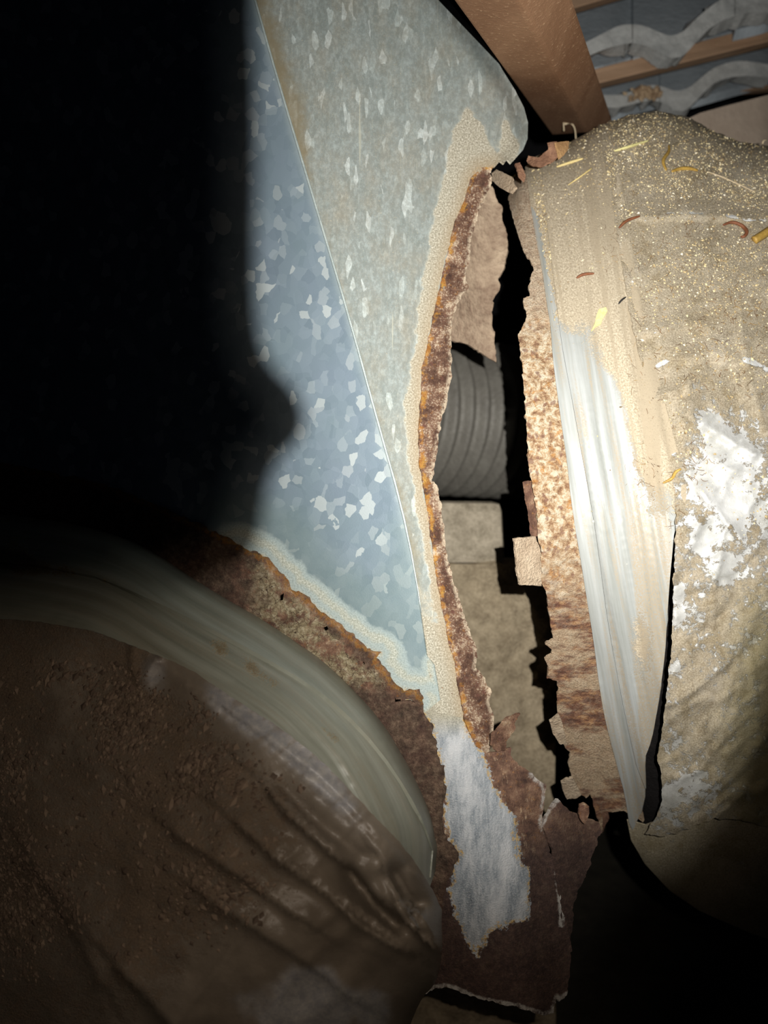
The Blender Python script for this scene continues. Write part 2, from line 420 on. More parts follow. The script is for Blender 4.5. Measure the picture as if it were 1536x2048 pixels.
def m_tape(name, tint=1.0, streak=1.0):
    """grey duct tape, R = dust coverage, G = dust streaks"""
    g = G(name); R, Gm, B, A = g.mask(); v = g.uv()
    st = g.noise(g.uv(1, .05), 60, 4, .6); nf = g.noise(v, 260, 4, .8); nz = g.noise(v, 16, 5, .65)
    col = g.ramp(st, (.30, (.27*tint, .285*tint, .265*tint)), (.5, (.36*tint, .38*tint, .37*tint)), (.7, (.46*tint, .485*tint, .485*tint)))
    dm = g.math('ADD', R, g.math('MULTIPLY', g.math('SUBTRACT', nz, .5), .9))
    dm = g.step(g.math('ADD', dm, g.math('MULTIPLY', g.math('SUBTRACT', nf, .5), .7)), -.06, .12)
    dust = g.ramp(nf, (.30, (.26, .215, .15)), (.5, (.485, .415, .305)), (.70, (.78, .705, .55)))
    col = g.mix(dm, col, dust)
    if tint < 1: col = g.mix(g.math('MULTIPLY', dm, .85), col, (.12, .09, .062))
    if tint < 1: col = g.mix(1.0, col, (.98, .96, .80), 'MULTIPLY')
    st2 = g.step(g.math('ADD', g.noise(g.uv(1, .06), 42, 3, .6), g.math('MULTIPLY', Gm, .3)), .60, .74)
    col = g.mix(g.math('MULTIPLY', g.math('MULTIPLY', st2, g.math('MULTIPLY', g.step(Gm, 0, .6), streak)), g.step(nf, .35, .6)), col, (.40*tint, .335*tint, .24*tint))
    sp = g.step(g.noise(v, 420, 2, .8), .68, .74)
    col = g.mix(g.math('MULTIPLY', sp, .5), col, (.36, .30, .22))
    h = g.math('ADD', g.math('MULTIPLY', st, .6), g.math('MULTIPLY', g.math('MULTIPLY', nf, dm), 1.2))
    return g.fin(col, g.math('MULTIPLY_ADD', dm, .4, .42), 0, g.bump(h, .45, .0012), g.math('MULTIPLY_ADD', dm, -.35, .5))
def m_sleeve():
    """silver plastic sleeve under pale dust, R = dust coverage, B = greenish stain"""
    g = G('dusty_plastic'); R, Gm, B, A = g.mask(); v = g.uv()
    nz = g.noise(v, 11, 6, .68, .3); nm = g.noise(v, 46, 6, .75, .2); nf = g.noise(v, 300, 4, .8)
    dm = g.math('ADD', R, g.math('MULTIPLY', g.math('SUBTRACT', nz, .5), 1.2))
    dm = g.math('ADD', dm, g.math('MULTIPLY', g.math('SUBTRACT', nm, .5), 1.9))
    dm = g.step(dm, -.06, .10)
    film = g.ramp(nz, (.3, (.40, .40, .37)), (.6, (.66, .67, .67)))
    dust = g.ramp(nf, (.30, (.26, .215, .15)), (.5, (.485, .415, .305)), (.70, (.78, .705, .55)))
    dust = g.mix(g.math('MULTIPLY', g.step(nm, .50, .68), .7), dust, (.34, .27, .18))
    big = g.noise(v, 15, 5, .75, .5)
    dust = g.mix(g.math('MULTIPLY', g.step(big, .50, .64), .55), dust, g.ramp(nf, (.35, (.17, .13, .075)), (.62, (.42, .33, .19))))
    dust = g.mix(g.math('MULTIPLY', g.step(big, .46, .34), .4), dust, (.70, .63, .52))
    col = g.mix(dm, film, dust)
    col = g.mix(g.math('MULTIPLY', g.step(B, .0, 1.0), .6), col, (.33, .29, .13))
    gold = g.step(g.noise(v, 520, 2, .8), .66, .72)
    col = g.mix(g.math('MULTIPLY', gold, .55), col, (.74, .60, .26))
    h = g.math('ADD', g.math('MULTIPLY', nm, .5), g.math('MULTIPLY', g.math('MULTIPLY', nf, dm), .9))
    return g.fin(col, g.math('MULTIPLY_ADD', dm, .5, .20), 0, g.bump(h, .8, .0018), g.math('MULTIPLY_ADD', dm, -.5, .8))
def m_dark_sleeve():
    g = G('dirty_brown_plastic'); R, Gm, B, A = g.mask(); v = g.uv()
    nz = g.noise(v, 7, 5, .65); nm = g.noise(v, 40, 6, .75); nf = g.noise(v, 220, 4, .8)
    dm = g.math('ADD', R, g.math('MULTIPLY', g.math('SUBTRACT', nm, .5), 1.2))
    dm = g.step(g.math('ADD', dm, g.math('MULTIPLY', g.math('SUBTRACT', nf, .5), .5)), -.1, .25)
    film = g.ramp(nz, (.3, (.125, .102, .078)), (.65, (.175, .145, .112)))
    dirt = g.ramp(nf, (.3, (.10, .073, .052)), (.6, (.19, .142, .10)))
    col = g.mix(dm, film, dirt)
    col = g.mix(g.math('MULTIPLY', g.step(B, 0, .6), .8), col, g.ramp(nm, (.4, (.22, .22, .23)), (.7, (.38, .36, .33))))  # B: grey patch, and glints painted in as lighter colour
    h = g.math('ADD', g.math('MULTIPLY', nm, .4), g.math('MULTIPLY', g.math('MULTIPLY', nf, dm), 1.2))
    return g.fin(col, g.math('MULTIPLY_ADD', dm, .45, .36), 0, g.bump(h, .5, .002), g.math('MULTIPLY_ADD', dm, -.25, .35))
def m_wood(name, a, b, sc=(1, 1, 1)):
    g = G(name); v = g.obj(*sc); n = g.noise(v, 22, 5, .65, .6); f = g.noise(g.obj(), 320, 4, .8)
    c = g.ramp(n, (.3, a), (.7, b)); c = g.mix(g.step(f, .56, .72), c, (.62, .42, .26))
    return g.fin(c, .85, 0, g.bump(g.math('ADD', n, f), .4, .002), .2)
def m_plain(name, c1, c2, sc=40, rough=.8, spec=.3, bump=.4, metal=0):
    g = G(name); n = g.noise(g.obj(), sc, 5, .65); f = g.noise(g.obj(), sc*7, 3, .7)
    c = g.ramp(g.math('MULTIPLY_ADD', f, .4, g.math('MULTIPLY', n, .6)), (.35, c1), (.65, c2))
    return g.fin(c, rough, metal, g.bump(g.math('ADD', n, f), bump, .003), spec)
def m_grain(name, *st):
    g = G(name); R, Gm, B, A = g.mask(); return g.fin(g.ramp(R, *st), .8, 0, None, .3)

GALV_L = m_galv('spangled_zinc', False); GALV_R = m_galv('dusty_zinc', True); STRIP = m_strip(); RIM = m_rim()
RUST = m_rust('flaky_rust', -.02); RUST_D = m_rust('dark_rust', -.2, .45); RUST_P = m_plain('pale_rust', (.34, .25, .17), (.60, .49, .36), 90, .9, .2, .8); SPIG = m_spigot()
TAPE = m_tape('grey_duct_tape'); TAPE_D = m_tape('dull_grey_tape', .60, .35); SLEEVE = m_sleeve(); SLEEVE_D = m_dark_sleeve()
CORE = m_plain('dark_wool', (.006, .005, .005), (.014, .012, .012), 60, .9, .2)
ROUGHWOOD = m_wood('sawn_timber', (.21, .105, .055), (.34, .195, .112), (1, .15, 1)); BATTENWOOD = m_wood('batten_timber', (.50, .31, .19), (.66, .44, .29), (.3, 1, 1))
TILE = m_plain('grey_tile', (.36, .41, .45), (.48, .53, .57), 16, .9, .2); NOSE = m_plain('tile_lip', (.34, .35, .345), (.50, .505, .49), 30, .9, .2)
BRICK = m_plain('pale_brick', (.28, .24, .175), (.66, .58, .45), 55, .95, .1, .8); MORTAR = m_plain('dusty_mortar', (.24, .19, .125), (.60, .50, .35), 50, .95, .1, .8)
FLOORM = m_plain('attic_dust', (.10, .095, .075), (.18, .165, .13), 30, .95, .1); DARK = m_plain('dark_lining', (.035, .035, .04), (.06, .06, .065), 8, .95, .1)
FOIL = m_plain('dull_foil', (.17, .16, .14), (.26, .25, .22), 30, .5, .5)
BOARD = m_plain('brown_board', (.36, .285, .225), (.43, .35, .28), 12, .9, .2)
STRAW = m_plain('straw', (.55, .43, .16), (.75, .62, .30), 90, .6, .4, .2); TWIG = m_plain('red_brown_stalk', (.13, .045, .02), (.26, .10, .045), 90, .6, .4, .2)
OCHRE = m_plain('ochre_leaf', (.30, .17, .035), (.58, .38, .09), 90, .5, .5, .2); PALELEAF = m_plain('pale_yellow_leaf', (.60, .55, .22), (.75, .70, .36), 90, .7, .3, .3)
FIBRE = m_plain('pale_fibre', (.50, .40, .26), (.62, .52, .36), 90, .8, .2, .1); BLACK = m_plain('lamp_black', (.015, .015, .015), (.03, .03, .03), 40, .5, .4)
LEAF = m_plain('dry_brown_leaf', (.17, .085, .055), (.37, .21, .13), 60, .8, .2, .5)
CRUMB = m_grain('golden_crumbs', (0, (.16, .11, .06)), (.3, (.40, .30, .16)), (.6, (.62, .50, .27)), (.85, (.78, .68, .42)), (1, (.86, .80, .66)))
CLOD = m_grain('dirt_clods', (0, (.075, .053, .038)), (.6, (.14, .10, .072)), (1, (.20, .148, .106)))
FINE = m_grain('dark_fibres', (0, (.09, .05, .03)), (.7, (.25, .14, .06)), (1, (.42, .29, .10)))

# ================================================================== SURFACES
# two flat faces of the metal fitting that meet at a folded seam (1/depth is linear over a plane)
def plane(p1, p2, p3):
    A = arr([[1, p[0], p[1]] for p in (p1, p2, p3)]); return np.linalg.solve(A, arr([1/p[2] for p in (p1, p2, p3)]))
PL = plane((510, 0, .50), (855, 1310, .46), (0, 1000, .585)); PR = plane((510, 0, .50), (855, 1310, .46), (1055, 245, .555))
TOPEDGE = [(870, -40), (897, 0), (925, 35), (960, 75), (985, 105), (1005, 140), (1030, 180), (1048, 215), (1056, 245), (1055, 278), (1046, 300), (1030, 318)]
def iL(x, y): return PL[0]+PL[1]*x+PL[2]*y
def iR(x, y): return PR[0]+PR[1]*x+PR[2]*y
def D_left(x, y): return 1/iL(x, y)+.0006*fbm(x, y, 160, 2, 4)
def D_right(x, y):
    d = 1/np.minimum(iR(x, y), iL(x, y)+.004*sstep(y, 1330, 1200))+.0004
    return d+.012*np.exp(-(pdist(x, y, TOPEDGE)/22)**2)+.0006*fbm(x, y, 170, 2, 9)
def D_strip(x, y):
    a = iL(x, y); b = iR(x, y); k = .03
    h = np.clip(.5+.5*(b-a)/k, 0, 1); m = b*(1-h)+a*h-k*h*(1-h)
    return 1/m+.0007*fbm(x, y, 90, 3, 14)+.0004*fbm(x, y, 16, 2, 15)

def sstep(v, a, b):
    t = np.clip((v-a)/(b-a), 0, 1); return t*t*(3-2*t)
# right duct: a lying tube
TX = [1000, 1040, 1060, 1100, 1150, 1200, 1260, 1320, 1380, 1430, 1480, 1536, 1650]
TY = [395, 334, 318, 300, 280, 250, 229, 222, 236, 263, 283, 291, 315]
BX = [1000, 1200, 1270, 1300, 1380, 1460, 1650]; BY = [1690, 1705, 1740, 1770, 1830, 1865, 1930]
E0X = [1050, 1067, 1101, 1125, 1151, 1187, 1220, 1258, 1290]; E0Y = [334, 445, 648, 860, 1060, 1280, 1480, 1645, 1740]
RD, RC = .195, .650
def D_duct(x, y, off=0.0):
    T = np.interp(x, TX, TY); B = np.interp(x, BX, BY); v = np.clip((y-(T+B)/2)/((B-T)/2), -.9995, .9995)
    s = np.clip(x-np.interp(y, E0Y, E0X), 0, 600)           # the tube tucks in towards its rim
    return RC-RD*np.sqrt(1-v*v)+.020*np.exp(-s/80)*(.45+.55*sstep(y, 900, 1500))*sstep(np.abs(v), 1, .8)+off
def creases(x, y, lines):
    """folds: a crest along each line that falls off over its own width on either side"""
    d = np.zeros(x.shape)
    for pts, amp, wl, wr in lines:
        p = arr(pts); ax = p[-1]-p[0]; side = (x-p[0, 0])*ax[1]-(y-p[0, 1])*ax[0]
        dd = pdist(x, y, pts); w = np.where(side > 0, wr, wl)
        d -= amp*np.exp(-np.sqrt((dd/w)**2+.06)+.245)
    return d

# left duct: a dome-like sleeve that rises from the left face along a curved rim
A0 = [(-160, 1015), (-60, 1020), (146, 1045), (281, 1085), (410, 1174), (527, 1240), (586, 1280), (644, 1320), (703, 1375), (762, 1440), (808, 1515), (844, 1586), (864, 1638), (872, 1690), (870, 1745), (882, 1810), (886, 1902), (874, 1966), (838, 2000), (800, 2110)]
A0 = smooth_line(A0, 2)
A0P = A0+[(-160, 2150)]
def D_dome(x, y, off=0.0):
    dl = np.where(inside(x, y, A0P), pdist(x, y, A0), 0.0)
    q = np.clip(dl/720, 0, 1)
    return 1/iL(x, y)-.15*np.sqrt(np.clip(1-(1-q)**2, 0, 1))+off

# ================================================================== SETTING (real metres)
def pxz(px, d): return (px-768)/F*d
def slab(name, x0, x1, y0, y1, z0, z1, mat, kind='structure', bev=0):
    return tag(hexa(name, [(x0, y0, z0), (x1, y0, z0), (x1, y1, z0), (x0, y1, z0), (x0, y0, z1), (x1, y0, z1), (x1, y1, z1), (x0, y1, z1)], mat, None, bev), kind=kind)
slab('floor', -2, 2, -1.0, 3, .30, .34, FLOORM)
slab('wall_back', -2, 2, 2.6, 2.7, .34, 2.6, DARK)
slab('wall_left', -2.1, -2, -1, 2.7, .34, 2.6, DARK)
slab('wall_right', 2, 2.1, -1, 2.7, .34, 2.6, DARK)
slab('ceiling', -2, 2, -1, 2.7, 2.5, 2.6, DARK)
# low inner brick wall seen through the gap
wy = .80
lw = slab('wall_inner', -.25, .176, wy+.012, wy+.12, .34, CAMZ-.055, MORTAR)
for bx0, bx1 in ((-.12, pxz(1013, wy)),):
    z0 = CAMZ-.055; bw = .11
    b = hexa('brick', [(bx0, wy+.002, z0), (bx1, wy+.002, z0), (bx1, wy+bw, z0), (bx0, wy+bw, z0), (bx0, wy, z0+.068), (bx1-.004, wy, z0+.066), (bx1-.004, wy+bw, z0+.066), (bx0, wy+bw, z0+.068)], BRICK, None, .010)
    b.parent = lw

sheet('mortar_face', [(690, 1128), (1100, 1128), (1112, 1400), (1108, 1700), (1112, 2080), (690, 2080)], lambda x, y: wy+.004+.012*fbm(x, y, 120, 4, 111)+.004*fbm(x, y, 22, 2, 112), MORTAR, lw, .006, 9)
# rafter, battens and tiles at the upper right
def rafter():
    dirv = Vector((.132, .353, .0985)); e1 = P(905, 0, .427); e2 = P(1037, 0, .41); e3 = P(1147, 0, .46)
    e4 = e1+(e3-e2)
    s0 = -.25; k = [1.0, .92, .92, 1.0]
    bot = [e+dirv*s0 for e in (e1, e2, e3, e4)]
    top = [e1+dirv*1.0, e2+dirv*.93, e3+dirv*1.02, e4+dirv*1.09]
    o = hexa('rafter', bot+top, ROUGHWOOD, None, .0025)
    return tag(o, 'rough sawn orange brown rafter end slanting down above the dusty duct', 'rafter')
rafter()
RD_ = {}
def batten(y0a, y1a, xa, y0b, y1b, xb, da, db, low, label):
    """batten given by its upper and lower edge at two places along it"""
    a0 = P(xa, y0a, da); a1 = P(xa, y1a, da-.012); b0 = P(xb, y0b, db); b1 = P(xb, y1b, db-.012)
    a2 = P(xa, y1a+low, da+.02); b2 = P(xb, y1b+low, db+.02)
    e = (b0-a0)
    A = [a1-e*.3, a2-e*.3, a0+(a2-a1)-e*.3, a0-e*.3]; Bv = [b1+e*.6, b2+e*.6, b0+(b2-b1)+e*.6, b0+e*.6]
    return tag(hexa('roof_batten', A+Bv, BATTENWOOD, None, .002), label, 'batten', 'roof battens under the tiles')
batten(-12, 16, 1150, -40, -14, 1250, .84, .87, 12, 'roof batten at the top edge touching the rafter, highest of the three')
batten(139, 167, 1185, 47, 88, 1536, .88, .93, 12, 'middle roof batten crossing in front of the wavy tile lips')
batten(193, 205, 1180, 168, 178, 1536, .975, 1.04, 8, 'thin lowest roof batten just above the dusty duct')
def tile(x0, x1, top, bot, lipt, lipb, d, slope, label):
    """one roof tile seen from beneath: a grey pan and its wavy nose"""
    t = thing('roof_tile', label, 'roof tile', tuple(P((x0+x1)/2, bot, d)), 'grey roof tiles seen from beneath')
    f = lambda x, y: d+slope*(y-bot)*-1+.05+.006*np.cos((x-x0)/(x1-x0)*2*math.pi)
    sheet('pan', [(x0, top(x0)), (x1, top(x1)), (x1, bot+(x0-x1)*.26+40), (x0, bot+40)], f, TILE, t, .012, 14)
    xs = np.linspace(x0, x1, 26)
    lt = [(x, float(np.interp(x, *zip(*lipt)))) for x in xs]; lb = [(x, float(np.interp(x, *zip(*lipb)))) for x in xs[::-1]]
    sheet('nose', lt+lb, lambda x, y: d-.012+.004*fbm(x, y, 30, 2, 5), NOSE, t, .02, 7)
L1T = smooth_line([(1100, 110), (1165, 88), (1190, 75), (1215, 62), (1240, 50), (1265, 48), (1291, 52), (1318, 64), (1336, 72), (1352, 70), (1370, 61), (1389, 40), (1414, 18), (1439, 0), (1470, -18), (1510, -30), (1560, -25), (1640, -10)], 2)
L1B = smooth_line([(1100, 140), (1175, 113), (1200, 102), (1225, 93), (1263, 85), (1290, 90), (1310, 98), (1326, 108), (1338, 115), (1352, 116), (1368, 112), (1389, 88), (1410, 65), (1430, 48), (1469, 31), (1505, 24), (1536, 25), (1640, 40)], 2)
L2T = smooth_line([(1240, 190), (1270, 180), (1300, 168), (1326, 173), (1351, 183), (1376, 178), (1401, 156), (1426, 136), (1455, 125), (1480, 121), (1510, 124), (1600, 140)], 2)
L2B = smooth_line([(1240, 215), (1270, 207), (1300, 200), (1320, 203), (1336, 209), (1350, 221), (1362, 223), (1378, 217), (1396, 198), (1426, 166), (1455, 156), (1480, 152), (1510, 152), (1600, 165)], 2)
tp1 = lambda x: -60
tile(1130, 1264, tp1, 110, L1T, L1B, .86, .0009, 'roof tile with a wavy lip directly beside the rafter, upper row')
tile(1266, 1469, tp1, 75, L1T, L1B, .868, .0009, 'roof tile with the deep V-shaped wavy lip, upper row')
tile(1471, 1620, tp1, 20, L1T, L1B, .876, .0009, 'roof tile in the top right corner past the black joint')
tp2 = lambda x: 150-(x-1185)*.26
tile(1180, 1318, tp2, 196, L2T, L2B, .952, .0009, 'roof tile of the lower row beside the brown nest, half in dark')
tile(1320, 1540, tp2, 175, L2T, L2B, .96, .0009, 'roof tile with a hanging wavy lip in the lower row')
# brown nest on the lowest batten
nx, ny = rng.normal(1296, 14, 160), rng.normal(186, 5, 160)
tag(grains('mud_nest', nx, ny, lambda x, y: .915+0*x, rng.uniform(.002, .0045, 160), m_grain('mud', (0, (.22, .14, .08)), (1, (.50, .38, .25)))), 'lumpy brown mud nest stuck to the lowest batten', 'nest')
# brown board behind the duct
bo = [(1370, 240), (1400, 226), (1450, 212), (1536, 190), (1660, 160), (1660, 400), (1370, 400)]
tag(sheet('brown_board', bo, lambda x, y: .82+.00007*(x-1400)+0*y, BOARD, None, .02, 20), 'plain brown board behind the top of the dusty duct', 'board')
# thread hanging from the rafter end
thr = [(1128, 262), (1127, 245), (1130, 222), (1137, 208), (1145, 214), (1143, 228), (1134, 240), (1129, 250), (1135, 246), (1143, 246), (1150, 256), (1152, 276), (1152, 300)]
tag(strand('hanging_fibre', [P(x, y, .71) for x, y in smooth_line(thr, 2)], .0007, FIBRE), 'looped pale fibre dangling below the rafter end', 'fibre')

# far corrugated duct seen through the gap
def far_duct():
    t = thing('corrugated_duct', 'dim ribbed flexible duct far behind the rusty gap above the brick', 'duct', tuple(P(870, 840, 1.0)))
    c0 = P(1050, 850, 1.06); ax = Vector((-.85, -.40, .03)).normalized(); u = ax.cross(Vector((0, 0, 1))).normalized(); v = ax.cross(u)
    rings = []
    for i in range(130):
        q = i*.003; r = .098+.006*math.cos(i*math.pi/3.5)
        c = c0+ax*q; rings.append([tuple(c+u*math.cos(a)*r+v*math.sin(a)*r) for a in [2*math.pi*k/48 for k in range(48)]])
    loft('ribbed_skin', rings, FOIL, t, True, True)
    m = c0+ax*.33
    bar('hanger_strap', m+Vector((0, 0, .098)), Vector((m.x, m.y, 2.5)), (0, 1, 0), .02, .003, FOIL, t, 0)
far_duct()

# ================================================================== METAL FITTING
fit = thing('metal_duct_fitting', 'galvanised sheet metal duct fitting with spangled face, folded seam and rusted torn edge', 'duct fitting', tuple(P(850, 1900, .46)))
SEAM = [(499, -40), (510, 0), (560, 175), (640, 440), (700, 640), (760, 860), (800, 1000), (830, 1140), (855, 1310)]
INNER = [(985, 334), (962, 336), (945, 355), (932, 400), (913, 450), (896, 520), (882, 580), (869, 640), (859, 690), (847, 735), (846, 790), (842, 860), (843, 930), (851, 970), (859, 1020), (867, 1080), (876, 1150), (891, 1230), (901, 1280), (912, 1320), (920, 1365), (926, 1400), (936, 1450), (955, 1492)]
OUTER = [(985, 336), (980, 346), (986, 364), (974, 381), (958, 425), (944, 470), (938, 515), (930, 560), (937, 572), (934, 582), (922, 594), (905, 635), (901, 670), (903, 700), (903, 745), (896, 790), (881, 850), (878, 878), (872, 920), (866, 950), (864, 960), (872, 972), (882, 1005), (889, 1060), (891, 1090), (900, 1140), (914, 1180), (925, 1225), (943, 1275), (953, 1298), (955, 1315), (951, 1335), (966, 1352), (984, 1384), (979, 1404), (988, 1432), (988, 1466), (978, 1510)]
FLB = [(-120, 905), (200, 970), (380, 1045), (470, 1090), (530, 1118), (552, 1145), (570, 1160), (578, 1182), (600, 1190), (622, 1210), (650, 1233), (690, 1264), (716, 1290), (738, 1302), (760, 1306), (748, 1322), (768, 1344), (785, 1370), (803, 1383), (830, 1384), (842, 1402)]
DUST = [(935, 217), (948, 224), (962, 244), (982, 284), (994, 303), (999, 292), (1001, 255), (1008, 242), (1016, 246), (1028, 268), (1042, 300), (1034, 320), (985, 340), (950, 350), (930, 410), (910, 460), (893, 525), (878, 590), (866, 650), (855, 700), (845, 745), (842, 860), (845, 970), (870, 1120), (905, 1290), (925, 1400), (905, 1400), (880, 1290), (850, 1120), (828, 1000), (815, 900), (808, 800), (818, 755), (829, 700), (836, 620), (846, 560), (858, 500), (866, 430), (880, 380), (895, 320), (901, 290), (911, 250), (922, 228)]
fl = roughen(FLB, 3.0, 5, 21)
seam_r = smooth_line(SEAM, 1)
TIP = [(842, 1402), (850, 1425), (905, 1425), (925, 1400)]
def mk_left(x, y):
    gb = -np.where(y > -1e9, pdist(x, y, FLB), 0)/100.0
    gcor = 1-np.minimum(pdist(x, y, FLB[3:]), 1.3*pdist(x, y, [(880, 1330), (890, 1400)]))/48
    gcor = np.maximum(gcor, .9-pdist(x, y, [(800, 1390), (860, 1375), (905, 1390)])/40)
    gcor = np.maximum(gcor, .12-pdist(x, y, [(815, 1060), (840, 1180), (866, 1290)])/70-1.2*sstep(y, 1230, 1000))
    return np.stack([gcor*.62, gb-.02, -1+0*x, np.exp(-(pdist(x, y, SEAM)/9)**2)*sstep(y, 1300, 1000)], 1)  # last channel: soft highlight painted beside the seam
def mk_right(x, y):
    inner = pdist(x, y, INNER)/100
    seam = pdist(x, y, SEAM)
    b = .30-seam/140-.25*sstep(y, 220, 420)+.10*sstep(y, 900, 1000)
    R = sd(x, y, DUST)/100
    low = (y-1190)/1300
    return np.stack([np.maximum(R, low), -inner-.02, b, 0*x], 1)
left_poly = [(-140, -60), (480, -60)]+[(x-2, y) for x, y in seam_r]+[(868, 1330), (880, 1400), (850, 1425)]+fl[::-1]
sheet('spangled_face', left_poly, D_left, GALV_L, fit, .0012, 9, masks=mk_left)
inr = roughen(INNER, 1.5, 5, 31)
right_poly = [(492, -60)]+seam_r+[(858, 1345), (872, 1425)]+[(x+5, y) for x, y in inr[::-1] if y < 1440]+[(1000, 322), (1008, 328), (1014, 318), (1022, 327)]+TOPEDGE[::-1]+[(850, -60)]
sheet('dusty_face', right_poly, D_right, GALV_R, fit, .0012, 8, masks=mk_right)
sl = resample(seam_r, 20, False)
strand('folded_seam', [P(x, y, 1/float(iL(x, y))-.0004) for x, y in sl if y < 1240], [.0008*min(1, (1270-y)/300+.25) for x, y in sl if y < 1240], m_plain('bright_seam', (.38, .46, .46), (.62, .70, .68), 200, .35, .6, .2, .3), fit, 8)
# corroded flange with rust holes round the left duct
A0in = [(x-45, y+55) for x, y in A0 if -150 < x and y < 1560]
fpoly = [(x+3, y-3) for x, y in fl]+roughen([(842, 1402), (852, 1432), (868, 1472), (873, 1500), (885, 1530), (890, 1572), (885, 1612), (882, 1650), (896, 1680), (917, 1708), (905, 1740), (890, 1782), (880, 1830)], 4, 5, 41)+[(840, 1830), (800, 1640)]+A0in[::-1]
H1 = [(558, 1192), (568, 1186), (566, 1200), (559, 1202)]; H2 = [(646, 1256), (654, 1252), (657, 1258), (650, 1263)]; H3 = [(724, 1325), (728, 1323), (730, 1328), (726, 1330)]
H4 = [(789, 1392), (792, 1399), (822, 1398), (832, 1407), (820, 1401), (798, 1403), (790, 1404)]; H5 = [(602, 1183), (606, 1183), (607, 1188), (603, 1188)]
def mk_fl(x, y): return np.stack([pdist(x, y, FLB)/100, sstep(y, 1330, 1430)+.8*sstep(x, 560, 440)-.5*np.exp(-((x-655)/90)**2-((y-1275)/70)**2)+.9*np.exp(-(pdist(x, y, [(660, 1255), (710, 1300), (740, 1325)])/17)**2), 0*x, 0*x], 1)
def m_flange():
    g = G('flange_corrosion'); R, Gm, B, A = g.mask(); v = g.uv(); c, h = rust_colour(g, v, .0)
    n = g.noise(v, 22, 5, .7); nf = g.noise(v, 90, 5, .75); n3 = g.noise(v, 300, 3, .8)
    chalk = g.ramp(nf, (.35, (.15, .11, .065)), (.5, (.31, .255, .155)), (.65, (.50, .44, .31)))
    chalk = g.mix(g.step(g.vor(g.mix(.03, v, g.noise(v, 40, 2, .5, 0, True), 'ADD'), 60, 'DISTANCE_TO_EDGE'), .035, .0), chalk, (.05, .03, .02))
    nq = g.math('ADD', g.math('MULTIPLY', nf, .45), g.math('MULTIPLY', g.noise(v, 34, 5, .7), .55))
    dkr = g.ramp(nq, (.36, (.022, .013, .012)), (.5, (.085, .05, .037)), (.62, (.20, .13, .09)), (.72, (.30, .21, .15)))
    c = g.mix(g.math('MULTIPLY', g.step(n, .40, .54), g.step(R, .03, .16)), c, chalk)
    c = g.mix(g.math('MULTIPLY', g.step(g.math('ADD', Gm, g.math('MULTIPLY', g.math('SUBTRACT', n, .5), 2.2)), .05, .6), .9), c, dkr)
    o = g.step(g.math('ADD', R, g.math('MULTIPLY', g.math('SUBTRACT', nf, .5), .6)), .09, -.03)
    c = g.mix(g.math('MULTIPLY', o, .75), c, g.ramp(nf, (.4, (.30, .12, .03)), (.6, (.55, .33, .06))))
    return g.fin(c, .85, 0, g.bump(g.math('ADD', nf, g.math('MULTIPLY', n3, .6)), .9, .002), .25)
sheet('corroded_flange', fpoly, lambda x, y: 1/np.maximum(iL(x, y), 0)-.0030+.0028*fbm(x, y, 46, 3, 17)+.0008*fbm(x, y, 12, 2, 18), m_flange(), fit, .0014, 7, (H1, H2, H3, H4, H5), mk_fl)
# rusted lip along the gap
def D_rim(x, y):
    t = pdist(x, y, INNER)
    return 1/np.minimum(iR(x, y), iL(x, y)+.02)-.0012+.011*np.clip(t/55, 0, 1)**1.3+.0016*fbm(x, y, 26, 3, 23)
out_r = roughen(OUTER, 2.2, 4, 51)
def mk_rim(x, y): return np.stack([pdist(x, y, INNER)/100, pdist(x, y, OUTER)/100, 0*x, 0*x], 1)
sheet('rusted_lip', [(x-4, y) for x, y in inr]+out_r[::-1], D_rim, RIM, fit, .0022, 6, ([(963, 1392), (966, 1391), (969, 1408), (968, 1419), (965, 1414)],), mk_rim)
# lower strip: white zinc patch in dark rust
GALVP = [(790, 1380), (925, 1400), (935, 1450), (945, 1490), (968, 1502), (985, 1560), (1000, 1600), (1030, 1640), (1037, 1700), (1058, 1740), (1058, 1800), (1056, 1838), (1000, 1850), (978, 1862), (962, 1898), (955, 1915), (944, 1900), (930, 1868), (906, 1815), (898, 1785), (905, 1742), (917, 1708), (897, 1680), (890, 1645), (890, 1580), (885, 1530), (872, 1500), (860, 1450)]
STRO = [(955, 1490), (978, 1506), (1008, 1500), (1021, 1494), (1022, 1513), (1039, 1530), (1063, 1548), (1092, 1571), (1091, 1590), (1088, 1609), (1083, 1652)]
STRB = [(1100, 1700), (1114, 1760), (1120, 1800), (1132, 1850), (1143, 1895), (1141, 1929), (1135, 1990), (1121, 2001), (1114, 1996), (1106, 2024), (1087, 2030), (1035, 2014), (991, 2006), (947, 1996), (918, 1982), (892, 1973), (870, 1976), (853, 1988)]
def mk_strip(x, y):
    R = (1460-y)/120
    wline = -pdist(x, y, [(1085, 1660), (1105, 1672), (1112, 1700), (1116, 1760), (1124, 1830), (1122, 1850)])/100+.03
    wl2 = -pdist(x, y, [(1082, 1650), (1088, 1600), (1090, 1575), (1060, 1550)])/100+.03
    return np.stack([R, -sd(x, y, GALVP)/100, np.clip((y-1600)/220, 0, 1)*1.2-.2+.3*sstep(x, 1075, 1110)*sstep(y, 1600, 1700), np.maximum(np.maximum(wline, wl2), .045-pdist(x, y, STRB[-12:])/100)], 1)
strip_poly = [(800, 1380), (850, 1350), (900, 1385), (926, 1396), (938, 1450)]+roughen(STRO, 2.0, 4, 61)+roughen(STRB, 2.6, 4, 62)+[(835, 1990), (845, 1900), (845, 1700), (815, 1560)]
